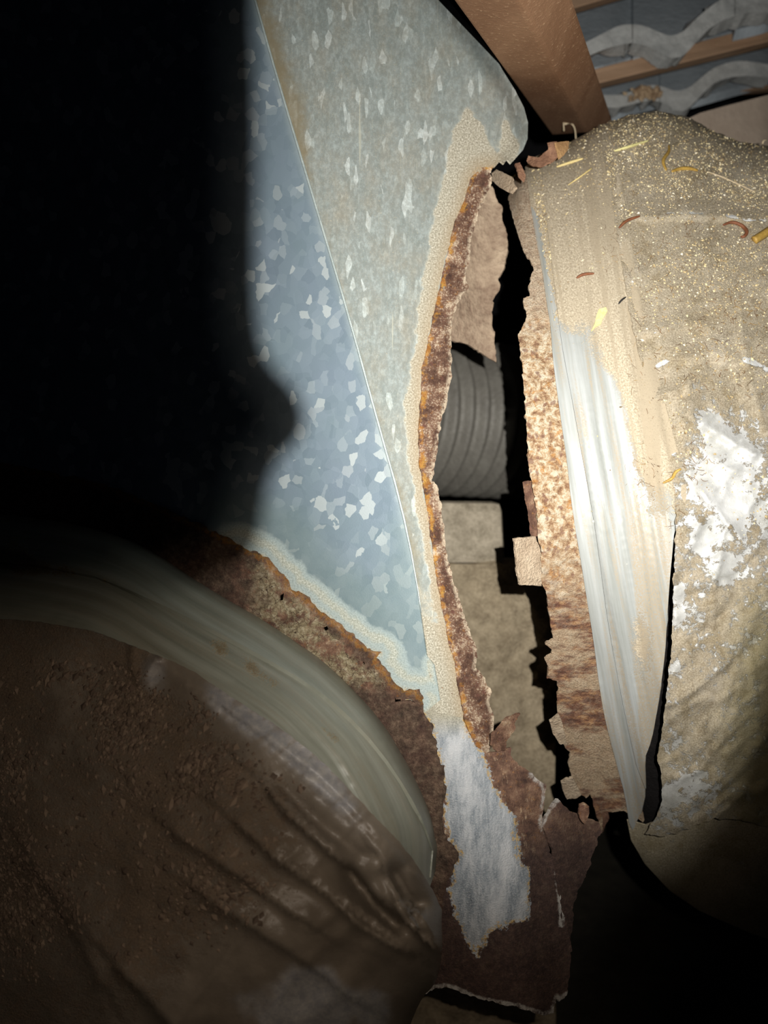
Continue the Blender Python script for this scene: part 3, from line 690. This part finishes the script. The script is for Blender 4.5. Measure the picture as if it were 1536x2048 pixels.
sheet('corroded_strip', strip_poly, lambda x, y: D_strip(x, y)+.001+.012*sstep(x, 1020, 1140)+.0016*fbm(x, y, 34, 3, 25)*sstep(sd(x, y, GALVP), 5, -15), STRIP, fit, .0018, 6, (), mk_strip)
FLAP = [(1083, 1652), (1093, 1629), (1104, 1612), (1116, 1599), (1128, 1610), (1140, 1621), (1152, 1628), (1180, 1638), (1199, 1646), (1204, 1664), (1192, 1691), (1182, 1722), (1175, 1742), (1158, 1779), (1146, 1812), (1142, 1890), (1125, 1850), (1112, 1760), (1105, 1700), (1092, 1668)]
def mk_flap(x, y): return np.stack([0*x-1, 0*x+.5, .25+.5*sstep(y, 1640, 1760), -pdist(x, y, [(1083, 1652), (1093, 1629), (1116, 1599)])/100+.02], 1)
sheet('torn_flap', roughen(FLAP, 2.2, 4, 63, True), lambda x, y: D_strip(x, y)+.008+.022*sstep(x, 1090, 1200)+.0012*fbm(x, y, 30, 3, 27), STRIP, fit, .002, 6, (), mk_flap)
def flake(name, poly, d, mat, parent, tilt=(0, 0), amp=1.4, seed=0, th=.0016, bend=.002, step=5):
    c = arr(poly).mean(0)
    return sheet(name, roughen(poly, amp, 3, 70+seed, True), lambda x, y: d(x, y)+tilt[0]*(x-c[0])/30+tilt[1]*(y-c[1])/30+bend*fbm(x, y, 24, 2, 70+seed), mat, parent, th, step)
flake('rust_shred', [(984, 1490), (987, 1468), (998, 1455), (1018, 1432), (1042, 1427), (1031, 1446), (1027, 1462), (1016, 1477), (1012, 1500), (995, 1504)], lambda x, y: D_strip(x, y)-.004, RUST, fit, (.006, 0), 1.6, 1)
flake('rust_shred', [(1160, 1610), (1168, 1606), (1178, 1613), (1177, 1632), (1169, 1648), (1160, 1640), (1156, 1628)], lambda x, y: .485+0*x, RUST, fit, (.004, 0), 1.2, 2)
sheet('back_rust_flap', roughen([(985, 372), (1001, 412), (1012, 468), (1015, 500), (1006, 540), (998, 556), (999, 580), (986, 602), (983, 640), (990, 680), (991, 723), (972, 712), (940, 692), (900, 680), (860, 660), (860, 520), (930, 380)], 2.4, 5, 81, True), lambda x, y: .60+.012*np.cos((x-985)/45)+.003*fbm(x, y, 60, 2, 6), m_plain('mottled_rust', (.20, .135, .095), (.50, .39, .28), 26, .9, .2, .8), fit, .003, 7)  # mottled tan and brown rust

# ================================================================== RIGHT DUCT
rd = thing('flexible_duct', 'dust covered silver flexible duct with grey tape and a rusted spigot, right of the gap', 'duct', tuple(P(1330, 1800, .6)))
E0 = [(1050, 334), (1056, 370), (1060, 405), (1067, 445), (1076, 500), (1086, 550), (1094, 610), (1101, 648), (1106, 720), (1115, 790), (1125, 860), (1135, 930), (1142, 1000), (1151, 1060), (1163, 1130), (1174, 1200), (1187, 1280), (1197, 1360), (1206, 1420), (1220, 1480), (1236, 1540), (1250, 1590), (1258, 1645)]
E0 = smooth_line(E0, 1)
SPL = [(1032, 345), (1021, 380), (1014, 400), (1022, 422), (1031, 452), (1043, 492), (1051, 511), (1061, 521), (1068, 541), (1060, 556), (1058, 574), (1061, 590), (1049, 599), (1046, 608), (1054, 624), (1053, 640), (1045, 655), (1039, 669), (1040, 700), (1046, 750), (1050, 800), (1051, 850), (1055, 900), (1060, 950), (1064, 966), (1073, 1010), (1077, 1075), (1081, 1100), (1083, 1166), (1090, 1182), (1098, 1220), (1106, 1280), (1091, 1290), (1102, 1300), (1104, 1312), (1090, 1320), (1098, 1336), (1094, 1356), (1114, 1362), (1117, 1376), (1112, 1405), (1117, 1425), (1122, 1452), (1130, 1488), (1140, 1508), (1139, 1530), (1146, 1556), (1152, 1572), (1164, 1590), (1172, 1594), (1178, 1588), (1186, 1604), (1196, 1640), (1203, 1668), (1206, 1640), (1204, 1624), (1222, 1623), (1262, 1626)]
D_spig = lambda x, y: D_duct(x, y, .003)+.0012*fbm(x, y, 30, 3, 33)+.0007*fbm(x, y, 8, 2, 34)
def mk_spig(x, y): return np.stack([(650-y)/150, 0*x, (y-760)/740, 0*x], 1)
spig = sheet('rusted_spigot', roughen(SPL, 2.4, 4, 91)+[(x+28, y) for x, y in E0[::-1]], D_spig, SPIG, rd, .0022, 6, (), mk_spig)
spig['label'] = 'flaking rusted metal collar'
for i, (poly, m, off, tl) in enumerate([
    ([(1045, 964), (1066, 961), (1077, 1010), (1081, 1070), (1062, 1075), (1055, 1030)], RUST, .008, (-.006, 0)),
    ([(1028, 1078), (1072, 1073), (1080, 1100), (1084, 1172), (1040, 1170), (1033, 1130)], RUST_P, -.001, (.004, 0)),
    ([(1099, 1443), (1118, 1428), (1126, 1450), (1134, 1490), (1118, 1488), (1105, 1465)], RUST_P, .002, (0, 0)),
    ([(1122, 1565), (1146, 1555), (1163, 1590), (1150, 1598), (1133, 1599), (1125, 1580)], RUST_P, .000, (0, 0)),
    ([(1200, 1622), (1216, 1622), (1218, 1638), (1210, 1650), (1206, 1665), (1201, 1650)], RUST, .006, (0, 0))]):
    flake('spigot_tab', poly, lambda x, y, o=off: D_duct(x, y, o), m, spig, tl, 1.3, 11+i, .0018, .001)
# inner core and far side of the tube
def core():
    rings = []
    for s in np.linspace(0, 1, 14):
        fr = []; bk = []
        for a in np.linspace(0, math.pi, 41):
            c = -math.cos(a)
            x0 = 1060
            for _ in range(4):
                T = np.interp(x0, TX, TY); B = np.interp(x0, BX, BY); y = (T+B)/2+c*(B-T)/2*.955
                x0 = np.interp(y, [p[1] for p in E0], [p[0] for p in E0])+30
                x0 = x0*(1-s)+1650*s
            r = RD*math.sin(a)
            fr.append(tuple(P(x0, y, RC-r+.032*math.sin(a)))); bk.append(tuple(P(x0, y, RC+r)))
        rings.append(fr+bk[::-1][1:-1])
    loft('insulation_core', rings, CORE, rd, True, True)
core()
SLIT = [(1196, 250), (1212, 330), (1236, 480), (1262, 640), (1292, 760), (1318, 860), (1336, 930), (1350, 985), (1352, 1030), (1351, 1090), (1348, 1160), (1344, 1240), (1342, 1310), (1334, 1380), (1327, 1440), (1320, 1490), (1314, 1520), (1324, 1552), (1325, 1590), (1318, 1625), (1304, 1648), (1290, 1668)]
SLIT = smooth_line(SLIT, 1)
L1 = [(1082, 318), (1090, 420), (1108, 560), (1122, 680), (1137, 760), (1150, 830), (1166, 920), (1181, 1000), (1198, 1110), (1215, 1240), (1233, 1340), (1250, 1430), (1268, 1510), (1283, 1580), (1292, 1640)]
L1 = smooth_line(L1, 1)
BLUE = [(1058, 410), (1076, 430), (1092, 520), (1108, 600), (1112, 650), (1098, 648), (1078, 520)]
def mk_tape(x, y):
    yb = np.interp(x, [1040, 1110, 1180, 1240, 1275, 1300, 1360], [620, 655, 680, 780, 940, 1000, 1020])
    R = np.clip((yb-y)/170, -.75, .75)
    R = np.maximum(R, .12-np.hypot((x-1285)/60, (y-1290)/190)*.55)
    R = np.where(inside(x, y, BLUE), R-1.0, R)
    Gs = .45+.55*sstep(np.abs(x-(1290+(y-900)*.03)), 45, 10)
    return np.stack([R, Gs, 0*x, 0*x], 1)
UVR = lambda x, y: ((x-(y-1000)*.165-2e-5*(y-900)**2)/1000, 1-y/1000)
def D_tape(off, amp):
    def f(x, y):
        u = x-(y-1000)*.165
        return D_duct(x, y, off)+amp*(.0026*fbm(u*1.0, y*.04, 30, 2, 41)+.0010*ridged(u, y*.05, 14, 2, 42)+.0022*fbm(u, y*.15, 70, 2, 43)*sstep(y, 500, 900))+.0005*sstep(y, 800, 300)*fbm(x, y, 12, 3, 44)
    return f
top_of = lambda xs: [(x, float(np.interp(x, TX, TY))) for x in xs]
sl_y = arr([p[1] for p in SLIT]); sl_x = arr([p[0] for p in SLIT])
gap = lambda y: float(np.interp(y, [300, 990, 1060, 1150, 1400, 1480, 1560, 1640], [-26, -26, 3, 8, 14, 18, 34, 34]))
t1 = E0+[(1265, 1660), (1270, 1652)]+[(min(x+14, float(np.interp(y, sl_y, sl_x))-gap(y)), y) for x, y in L1[::-1]]+top_of([1090, 1070])
sheet('tape_band', t1, D_tape(.0008, .5), TAPE, rd, .0007, 7, (), mk_tape, uvf=UVR)
t2r = [(float(np.interp(y, sl_y, sl_x))-gap(y), y) for y in np.linspace(300, 1600, 60)]
t2r = [p for p in t2r if p[1] < 1580]
t2 = [p for p in L1 if p[1] < 1540]+t2r[::-1]+top_of([1205, 1170, 1140, 1110])
t2p = sheet('tape_band', t2, D_tape(-.0022, 1.0), TAPE, rd, .0009, 7, (), mk_tape, uvf=UVR)
# outer plastic sleeve, loose at its torn left edge
CR = [([(1345, 1165), (1362, 1120), (1388, 1085), (1402, 1040)], .004, 6, 14), ([(1400, 985), (1440, 1030), (1478, 1078)], .005, 6, 14), ([(1340, 1410), (1400, 1372), (1462, 1322)], .005, 6, 14),
      ([(1352, 1190), (1392, 1168), (1430, 1175)], .003, 7, 16), ([(1430, 1175), (1448, 1080), (1452, 1050)], .003, 5, 12), ([(1370, 830), (1440, 870), (1510, 912)], .005, 9, 22), ([(1440, 925), (1490, 960), (1536, 975)], .004, 10, 24),
      ([(1300, 668), (1365, 642), (1420, 655)], .003, 6, 14), ([(1290, 438), (1360, 424), (1430, 430), (1500, 440)], .004, 7, 16), ([(1130, 395), (1180, 392), (1200, 370)], .002, 5, 12), ([(1400, 1500), (1440, 1440), (1470, 1340)], .004, 9, 20),
      ([(1340, 1560), (1400, 1540), (1460, 1450)], .004, 10, 24), ([(1355, 720), (1420, 705), (1480, 720)], .003, 7, 16), ([(1375, 760), (1385, 860), (1365, 940)], .003, 6, 14), ([(1480, 640), (1500, 760), (1530, 860)], .003, 9, 20)]
def D_sleeve(x, y):
    s = np.interp(y, sl_y, sl_x)
    dx = np.clip(x-s, 0, 400)
    loose = sstep(y, 880, 1500)
    off = -.0025-.010*loose*np.exp(-dx/120)-.004*loose
    wx = x+40*fbm(x, y, 110, 2, 51); wy2 = y+40*fbm(x, y, 110, 2, 52)
    f1, f2 = worley(wx*.62+wy2*.78, (wx*.78-wy2*.62)*.45+900, 74, 5)
    g1, g2 = worley(x*1.2+12*fbm(x, y, 40, 2, 55), y*.7, 30, 8)
    k = .35+.65*sstep(y+.3*x, 950, 1250)
    p = x*.62+y*.78; q = x*.78-y*.62
    cr = k*(.0085*(f1-.45)+.0007*(g1-.45)-.0042*np.maximum(0, ridged(p*.9, q*.22, 34, 2, 57)-.45)-.0030*np.maximum(0, ridged(x*.8, y*.25, 26, 2, 58)-.5))
    fold = .0035*fbm(x, y, 190, 2, 53)+.0012*fbm(x, y, 50, 2, 54)
    return D_duct(x, y, 0)+off+cr+fold*.8+creases(x, y, CR)*1.25+.0008*fbm(x, y, 11, 3, 56)
BARE = [([(1290, 440), (1330, 428), (1380, 425), (1420, 430)], 3, .8), ([(1450, 428), (1490, 440), (1530, 440)], 5, 1.2), ([(1262, 346), (1285, 338)], 4, .9), ([(1305, 668), (1365, 642), (1410, 652)], 3, .8),
        ([(1310, 735), (1335, 722)], 7, 1.0), ([(1355, 695), (1400, 690), (1415, 705)], 4, .8), ([(1490, 718), (1536, 738)], 6, 1.1), ([(1395, 820), (1440, 845)], 4, .9), ([(1415, 850), (1450, 880), (1505, 915)], 13, 1.2), ([(1405, 960), (1440, 985), (1420, 960), (1470, 1020)], 28, 1.1),
        ([(1460, 930), (1500, 950)], 8, .9), ([(1375, 1040), (1420, 1070)], 6, .8), ([(1405, 1090), (1450, 1130), (1450, 1150)], 16, .7), ([(1340, 890), (1345, 905)], 6, 1.1), ([(1310, 1610), (1380, 1560), (1420, 1590)], 16, .5), ([(1355, 1180), (1358, 1240)], 12, .5)]
def mk_sleeve(x, y):
    R = .62-.50*sstep(y, 640, 880)+.02
    R = R-.30*np.exp(-(((x-1455)/85)**2+((y-970)/140)**2))+.3*np.exp(-(((x-1320)/50)**2+((y-850)/110)**2))
    R = R+.05*sstep(y, 1150, 1300)-.08*np.exp(-((x-1345)/30)**2)*(y > 1100)
    for ln, w, a in BARE: R = R-a*np.exp(-(pdist(x, y, ln)/w)**2)*(.75+.9*fbm(x, y, 22, 2, 62))
    B = sstep(x, 1400, 1540)*sstep(y, 1080, 1300)*.8+sstep(y, 1300, 1500)*.25
    return np.stack([R, 0*x, B, 0*x], 1)
xs = list(np.arange(1204, 1651, 7)); crest = roughen(top_of(xs), 1.6, 4, 95)
hem = roughen([(1290, 1668), (1318, 1672), (1350, 1668), (1392, 1650), (1432, 1637), (1480, 1640), (1560, 1660), (1650, 1690)], 2, 5, 96)
sheet('plastic_sleeve', [(x, y) for x, y in roughen(SLIT, 1.6, 5, 97)]+hem[1:]+crest[::-1], D_sleeve, SLEEVE, rd, .0008, 5.5, (), mk_sleeve)
low = [(1254, 1640), (1262, 1680), (1290, 1728), (1340, 1782), (1400, 1822), (1500, 1866), (1650, 1915), (1650, 1600), (1420, 1590), (1320, 1640), (1290, 1650)]
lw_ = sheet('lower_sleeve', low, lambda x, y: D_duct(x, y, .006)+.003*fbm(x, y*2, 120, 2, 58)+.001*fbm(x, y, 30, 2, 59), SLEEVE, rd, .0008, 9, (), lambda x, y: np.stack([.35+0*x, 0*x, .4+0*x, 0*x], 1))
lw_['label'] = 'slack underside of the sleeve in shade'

# loose crumbs on the right duct
def scatter(n, box, wfun):
    out = []
    while sum(len(o[0]) for o in out) < n:
        x = rng.uniform(box[0], box[1], 20000); y = rng.uniform(box[2], box[3], 20000)
        k = rng.uniform(0, 1, 20000) < wfun(x, y); out.append((x[k], y[k]))
    return np.concatenate([o[0] for o in out])[:n], np.concatenate([o[1] for o in out])[:n]
def Dtop(x, y): return np.where(x > np.interp(y, sl_y, sl_x), D_sleeve(x, y), D_tape(-.0016, 1)(x, y))
def wgt(x, y):
    T = np.interp(x, TX, TY); e = np.interp(y, [p[1] for p in E0], [p[0] for p in E0])
    ok = (y > T+1) & (x > e+8) & (x < 1600)
    cl = sstep(fbm(x, y, 75, 4, 61), -.25, .35)
    w = np.exp(-np.clip(y-T-90, 0, 2000)/170)*(.35+.65*cl)+.10*cl*sstep(1000, y.mean() if False else 1000, 999)+.055*cl*(y < 1150)*(x > 1270)
    w = w*np.where((x < 1180) & (y > 640), .1, 1)
    return np.where(ok, w, 0)
gx, gy = scatter(15000, (1040, 1600, 222, 1250), wgt)
tag(grains('duct_crumbs', gx, gy, Dtop, np.clip(rng.gamma(3, .00013, 15000), .0002, .0011), CRUMB), 'golden brown crumbs and grit scattered over the dusty duct top', 'crumbs', kind='stuff')
def fibres(name, n, wfun, box, dfun, mat, label, L=(4, 19), r=.00015):
    x, y = scatter(n, box, wfun); V = []; Fc = []; M = []
    for i in range(n):
        a = rng.uniform(0, 6.28); l = rng.uniform(*L); b = rng.normal(0, .9)
        q = arr([(x[i]+math.cos(a+b*t)*l*t, y[i]+math.sin(a+b*t)*l*t) for t in (-.5, -.17, .17, .5)])
        X = PA(q[:, 0], q[:, 1], dfun(q[:, 0], q[:, 1])-.0005)
        d = X[-1]-X[0]; s = np.cross(d, [0, 1, 0]); s /= np.linalg.norm(s)+1e-9
        o = len(V); c = rng.uniform()
        for p in X: V += [p+s*r, p-s*r, p-arr([0, r*1.6, 0])]; M += [[c, c, c, 1]]*3
        for k in range(3):
            b0 = o+3*k
            for u, v in ((0, 1), (1, 2), (2, 0)): Fc.append((b0+u, b0+v, b0+3+v, b0+3+u))
    me = bpy.data.meshes.new(name); me.from_pydata([tuple(v) for v in V], [], Fc); set_mask(me, arr(M)); me.update()
    return tag(link(name, me, mat), label, 'fibres', kind='stuff')
def wclump(x, y):
    w = 0*x
    for cx, cy, sx, sy, a in ((1375, 455, 30, 16, 1), (1290, 960, 28, 40, 1), (1345, 1035, 12, 40, .8), (1245, 510, 40, 40, .5), (1480, 620, 60, 60, .5), (1350, 560, 60, 60, .18), (1430, 700, 70, 120, .3), (1385, 920, 30, 60, .4), (1450, 340, 70, 40, .3), (1300, 720, 30, 90, .35)):
        w = np.maximum(w, a*np.exp(-((x-cx)/sx)**2-((y-cy)/sy)**2))
    return w
fibres('plant_fibres', 400, wclump, (1140, 1590, 300, 1120), Dtop, FINE, 'fine dark plant fibres in small tufts on the dusty duct')
# single stalks and leaves
def stalk(name, pts, r, mat, label, cat, flat=1.0, taper=True):
    q = smooth_line(pts, 2); a = arr(q); d = Dtop(a[:, 0], a[:, 1]); n = len(q)
    rr = [r*(1-.6*abs(2*i/(n-1)-1)**2) if taper else r for i in range(n)]
    lift = np.interp(np.arange(n), [0, n/2, n-1], [.0006, .0018, .0006])
    return tag(strand(name, [P(x, y, dd-l-r*.4) for (x, y), dd, l in zip(q, d, lift)], rr, mat, None, 6, flat), label, cat)
stalk('straw_stalk', [(1228, 302), (1262, 292), (1297, 281)], .0011, PALELEAF, 'pale green straw lying across the crest of the dusty duct', 'straw')
stalk('straw_stalk', [(1113, 334), (1140, 325), (1166, 317)], .0012, STRAW, 'yellow straw just right of the brown rust flakes on the duct', 'straw')
stalk('straw_stalk', [(1136, 370), (1160, 354), (1184, 336)], .0006, STRAW, 'thin straw sliver below the yellow straw by the duct rim', 'straw')
stalk('straw_stalk', [(1018, 362), (1028, 352), (1039, 344)], .0010, STRAW, 'short yellow straw wedged in rust at the top of the gap', 'straw')
stalk('dry_leaf_strip', [(1338, 290), (1339, 303), (1328, 316), (1326, 326), (1333, 341)], .0013, OCHRE, 'crooked ochre leaf strip standing near the duct crest', 'leaf', .4)
stalk('dry_leaf_strip', [(1343, 343), (1360, 337), (1378, 336), (1396, 341)], .0014, OCHRE, 'flat striped ochre leaf strip lying level beside the crooked one', 'leaf', .4)
stalk('dry_stalk', [(1238, 456), (1252, 441), (1280, 432)], .0010, TWIG, 'reddish stalk curving above the left white crease', 'stalk')
stalk('dry_stalk', [(1446, 450), (1464, 443), (1484, 450), (1496, 464), (1488, 474), (1482, 473)], .0013, TWIG, 'dark red hooked stalk near the right edge of the duct', 'stalk')
stalk('thick_stem', [(1508, 481), (1524, 471), (1542, 459), (1570, 440)], .0030, OCHRE, 'thick orange stem cut off at the right picture edge', 'stem', 1, False)
stalk('dry_stalk', [(1153, 556), (1166, 548), (1188, 547)], .0010, TWIG, 'small brown curved stalk alone on the dusty tape', 'stalk')
stalk('dry_stalk', [(1237, 608), (1243, 600), (1252, 594)], .0006, BLACK, 'tiny black stalk above the pale yellow leaf', 'stalk')
stalk('dry_stalk', [(1326, 966), (1346, 957), (1350, 944), (1362, 938)], .0010, OCHRE, 'orange twig bridging the top of the torn sleeve slit', 'stalk')
stalk('white_thread', [(1414, 343), (1440, 352), (1470, 365), (1510, 384)], .0005, FIBRE, 'white thread stretched over the upper right of the duct', 'thread')
stalk('curled_fibre', [(1526, 294), (1525, 285), (1529, 280), (1533, 281)], .0008, FIBRE, 'pale curled fibre standing on the duct crest at the right edge', 'fibre')
tag(sheet('pale_leaf', [(1182, 663), (1190, 645), (1193, 630), (1198, 618), (1212, 614), (1215, 622), (1205, 638), (1202, 648), (1190, 655)], lambda x, y: Dtop(x, y)-.002-.001*fbm(x, y, 14, 2, 3), PALELEAF, None, .0005, 4), 'pale yellow leaf flake lying at the lower border of the tape dust', 'leaf')
tag(flake('rust_flake', [(983, 346), (992, 338), (1022, 352), (1031, 374), (1021, 386), (1000, 375), (985, 362)], lambda x, y: .555-.0006*(x-983), RUST_P, None, (0, -.006), 1.2, 21), 'crusty brown rust flake bridging the top of the gap', 'rust flake')
tag(flake('rust_flake', [(1030, 327), (1040, 325), (1051, 350), (1049, 362), (1040, 352)], lambda x, y: .545+0*x, LEAF, None, (0, -.004), .8, 22), 'narrow upright rust flake on the duct rim', 'rust flake')
tag(flake('rust_flake', [(1053, 322), (1056, 312), (1075, 315), (1089, 306), (1097, 299), (1095, 285), (1114, 284), (1122, 300), (1116, 312), (1102, 324), (1082, 332), (1064, 332)], lambda x, y: .555+0*x, LEAF, None, (-.006, -.004), 1.2, 23, .0012, .006), 'largest curled brown flake on the rim under the rafter', 'rust flake')
tag(flake('rust_flake', [(1112, 285), (1138, 282), (1137, 297), (1127, 312), (1119, 318), (1116, 303)], lambda x, y: .55+0*x, m_plain('tan_flake', (.28, .155, .07), (.48, .30, .14), 60, .8, .2), None, (.008, 0), .8, 24), 'tan flake folded up at the right of the brown flakes', 'rust flake')

# ================================================================== LEFT DUCT
ld_ = thing('flexible_duct', 'large brown dirty flexible duct with grey tape at lower left in dim light', 'duct', tuple(P(500, 1900, .5)))
L2 = smooth_line([(-150, 1110), (150, 1135), (300, 1195), (439, 1264), (527, 1311), (615, 1363), (686, 1416), (762, 1498), (820, 1586), (850, 1645), (868, 1700)], 1)
A2 = smooth_line([(-150, 1225), (150, 1250), (280, 1298), (375, 1334), (434, 1375), (480, 1404), (562, 1457), (645, 1521), (732, 1615), (791, 1674), (822, 1712), (861, 1772), (884, 1820)], 1)
def D_ltape(off):
    def f(x, y):
        a = pdist(x, y, A0)
        return D_dome(x, y, off)+.0022*fbm(a, x*.05, 26, 2, 71)+.0008*ridged(a, x*.04, 11, 2, 73)+.002*fbm(x, y, 140, 2, 72)*np.clip(a/40, 0, 1)
    return f
UVL = lambda x, y: (pdist(x, y, A0)/1000, (x+.9*y)/1400)
def mk_ltape(x, y):
    return np.stack([-.58+.4*fbm(x, y, 120, 3, 75)+(.50+.3*fbm(x, y, 40, 3, 77))*np.exp(-((pdist(x, y, A0)-92)/24)**2)+.25*sstep(x, 350, 100), .5+0*x, 0*x, 0*x], 1)
inA = lambda L, k: [(x-k*.7, y+k*.7) for x, y in L]
A0t = [p for p in A0 if p[1] < 1745]
sheet('tape_band', A0t+[(862, 1755)]+inA(L2, 2)[::-1], D_ltape(-.0062), TAPE_D, ld_, .0026, 9, (), mk_ltape, uvf=UVL)
sheet('tape_band', inA(L2, -12)+[(872, 1740), (850, 1800)]+inA(A2, 30)[::-1][2:], D_ltape(-.0022), TAPE_D, ld_, .0008, 9, (), mk_ltape, uvf=UVL)
LC = [([(545, 1588), (575, 1625), (622, 1668), (668, 1710), (715, 1745), (760, 1800), (800, 1832)], .010, 8, 70), ([(480, 1650), (560, 1720), (660, 1790), (720, 1850), (790, 1890), (822, 1902)], .007, 10, 60),
      ([(770, 1735), (790, 1790), (815, 1838), (850, 1880), (882, 1908)], .012, 9, 40), ([(352, 1668), (420, 1712), (500, 1765), (590, 1830)], .005, 8, 50), ([(240, 1940), (300, 2000), (350, 2060)], .006, 10, 50),
      ([(265, 1290), (262, 1330), (270, 1352)], .003, 4, 12), ([(334, 1308), (306, 1330), (290, 1362)], .003, 12, 4), ([(420, 1800), (520, 1860), (640, 1935), (700, 1990)], .005, 12, 50), ([(60, 1720), (160, 1840), (200, 1960)], .005, 20, 60),
      ([(700, 1745), (745, 1805), (790, 1850)], -.014, 14, 14), ([(790, 1750), (812, 1790), (835, 1810)], -.018, 18, 16), ([(560, 1568), (640, 1650), (720, 1710)], -.006, 22, 22), ([(330, 1330), (420, 1390), (520, 1460), (640, 1550), (740, 1650), (800, 1720)], .004, 40, 10)]
def D_lsl(x, y):
    a = pdist(x, y, A2); lip = -.006-.007*np.exp(-a/30)
    f1, f2 = worley(x+40*fbm(x, y, 120, 2, 81), y+40*fbm(x, y, 120, 2, 82), 150, 15)
    return D_dome(x, y, lip)+creases(x, y, LC)*1.35-.0035*np.maximum(0, ridged(x*.72+y*.69, (y*.72-x*.69)*.28, 95, 2, 87)-.55)*sstep(x+y, 1900, 2250)+.006*fbm(x+y*.5, y*1.4, 230, 2, 83)*np.clip(a/60, .15, 1)+.004*(f1-.4)*np.clip(a/80, 0, 1)+.0010*fbm(x, y, 40, 3, 84)
def mk_lsl(x, y):
    a = pdist(x, y, A2)
    R = .22*fbm(x, y, 150, 3, 85)+.12-.6*np.exp(-(a/70)**2)*(x > 300)
    R = R-.5*sstep(x+y, 2150, 2500)
    B = sstep(1-np.hypot((x-640)/190, (y-2010)/100)+.4*fbm(x, y, 50, 3, 88), .1, .8)
    gl = np.exp(-((a-22)/26)**2)*sstep(x, 390, 450)*sstep(x, 760, 640)+np.exp(-((x-310)/22)**2-((y-1350)/30)**2)*.8  # silvery glints along the sleeve edge, painted into the colour
    B = np.maximum(B, gl*(.55+.5*ridged(x*.6+y*.8, x*.1, 9, 2, 89))); R = R-gl*.9
    return np.stack([R, 0*x, B, 0*x], 1)
right_edge = [p for p in A0 if p[1] > 1830]
lsp = roughen(A2, .9, 6, 98)+right_edge+[(-140, 2120)]
sheet('plastic_sleeve', lsp, D_lsl, SLEEVE_D, ld_, .0009, 8, (), mk_lsl)
def wdirt(x, y):
    ok = inside(x, y, [(0, 1300), (330, 1340), (640, 1600), (700, 2040), (0, 2048)])
    c = sstep(fbm(x, y, 120, 4, 86), -.05, .5)
    return np.where(ok, (.08+.9*c)*sstep(1.15-np.hypot((x-180)/420, (y-1620)/360), 0, .7), 0)
cx, cy = scatter(5200, (-20, 720, 1290, 2060), wdirt)
tag(grains('dirt_clods', cx, cy, D_lsl, np.clip(rng.gamma(2.2, .00042, 5200), .0003, .0027), CLOD, None, .0, .7), 'small brown dirt clods sprinkled over the lower left duct', 'dirt', kind='stuff')

# ================================================================== ADDED BLOCKER shaping the flash's left shadow and right beam edge (outside the picture)
def add_flash_blocker():
    t = thing('flash_blocker', 'added black blocker beside the lens that shapes the flash light, out of view', 'light blocker', tuple(LAMP))
    def lip(name, edge, depth_of, ahead, out):
        pts = []
        for x, y in smooth_line(edge, 2):
            q = P(x, y, depth_of(x, y)); k = ahead/(q.y-LAMP.y); pts.append(LAMP+(q-LAMP)*k)
        xo = (min(p.x for p in pts)-.0005) if out < 0 else max(p.x for p in pts)+.004
        zt = max(p.z for p in pts)+.001
        poly = [(p.x, p.z) for p in pts]+[(xo, pts[-1].z), (xo, zt), (pts[0].x, zt)]
        bm = bmesh.new(); f = bm.faces.new([bm.verts.new((x, pts[0].y, z)) for x, z in poly])
        r = bmesh.ops.extrude_face_region(bm, geom=[f])
        bmesh.ops.translate(bm, verts=[v for v in r['geom'] if isinstance(v, bmesh.types.BMVert)], vec=(0, -.0003, 0))
        bmesh.ops.recalc_face_normals(bm, faces=bm.faces)
        me = bpy.data.meshes.new(name); bm.to_mesh(me); bm.free(); link(name, me, BLACK, t)
    lip('blocker_lip', [(520, -200), (505, 0), (512, 150), (515, 300), (512, 480), (512, 600), (522, 690), (548, 738), (585, 770), (607, 812), (612, 846), (600, 880), (562, 915), (538, 960), (528, 1020), (522, 1075), (505, 1105), (470, 1140), (350, 1180), (180, 1215), (-200, 1260)],
        lambda x, y: 1/float(iL(min(x, 600), y)), .007, -1)
    lip('blocker_lip', [(1640, -300), (1610, 0), (1585, 250), (1590, 450), (1600, 700), (1595, 950), (1565, 1180), (1515, 1340), (1480, 1480), (1425, 1620), (1340, 1740), (1230, 1840), (1190, 1960), (1180, 2300)], lambda x, y: .52, .004, 1)
add_flash_blocker()
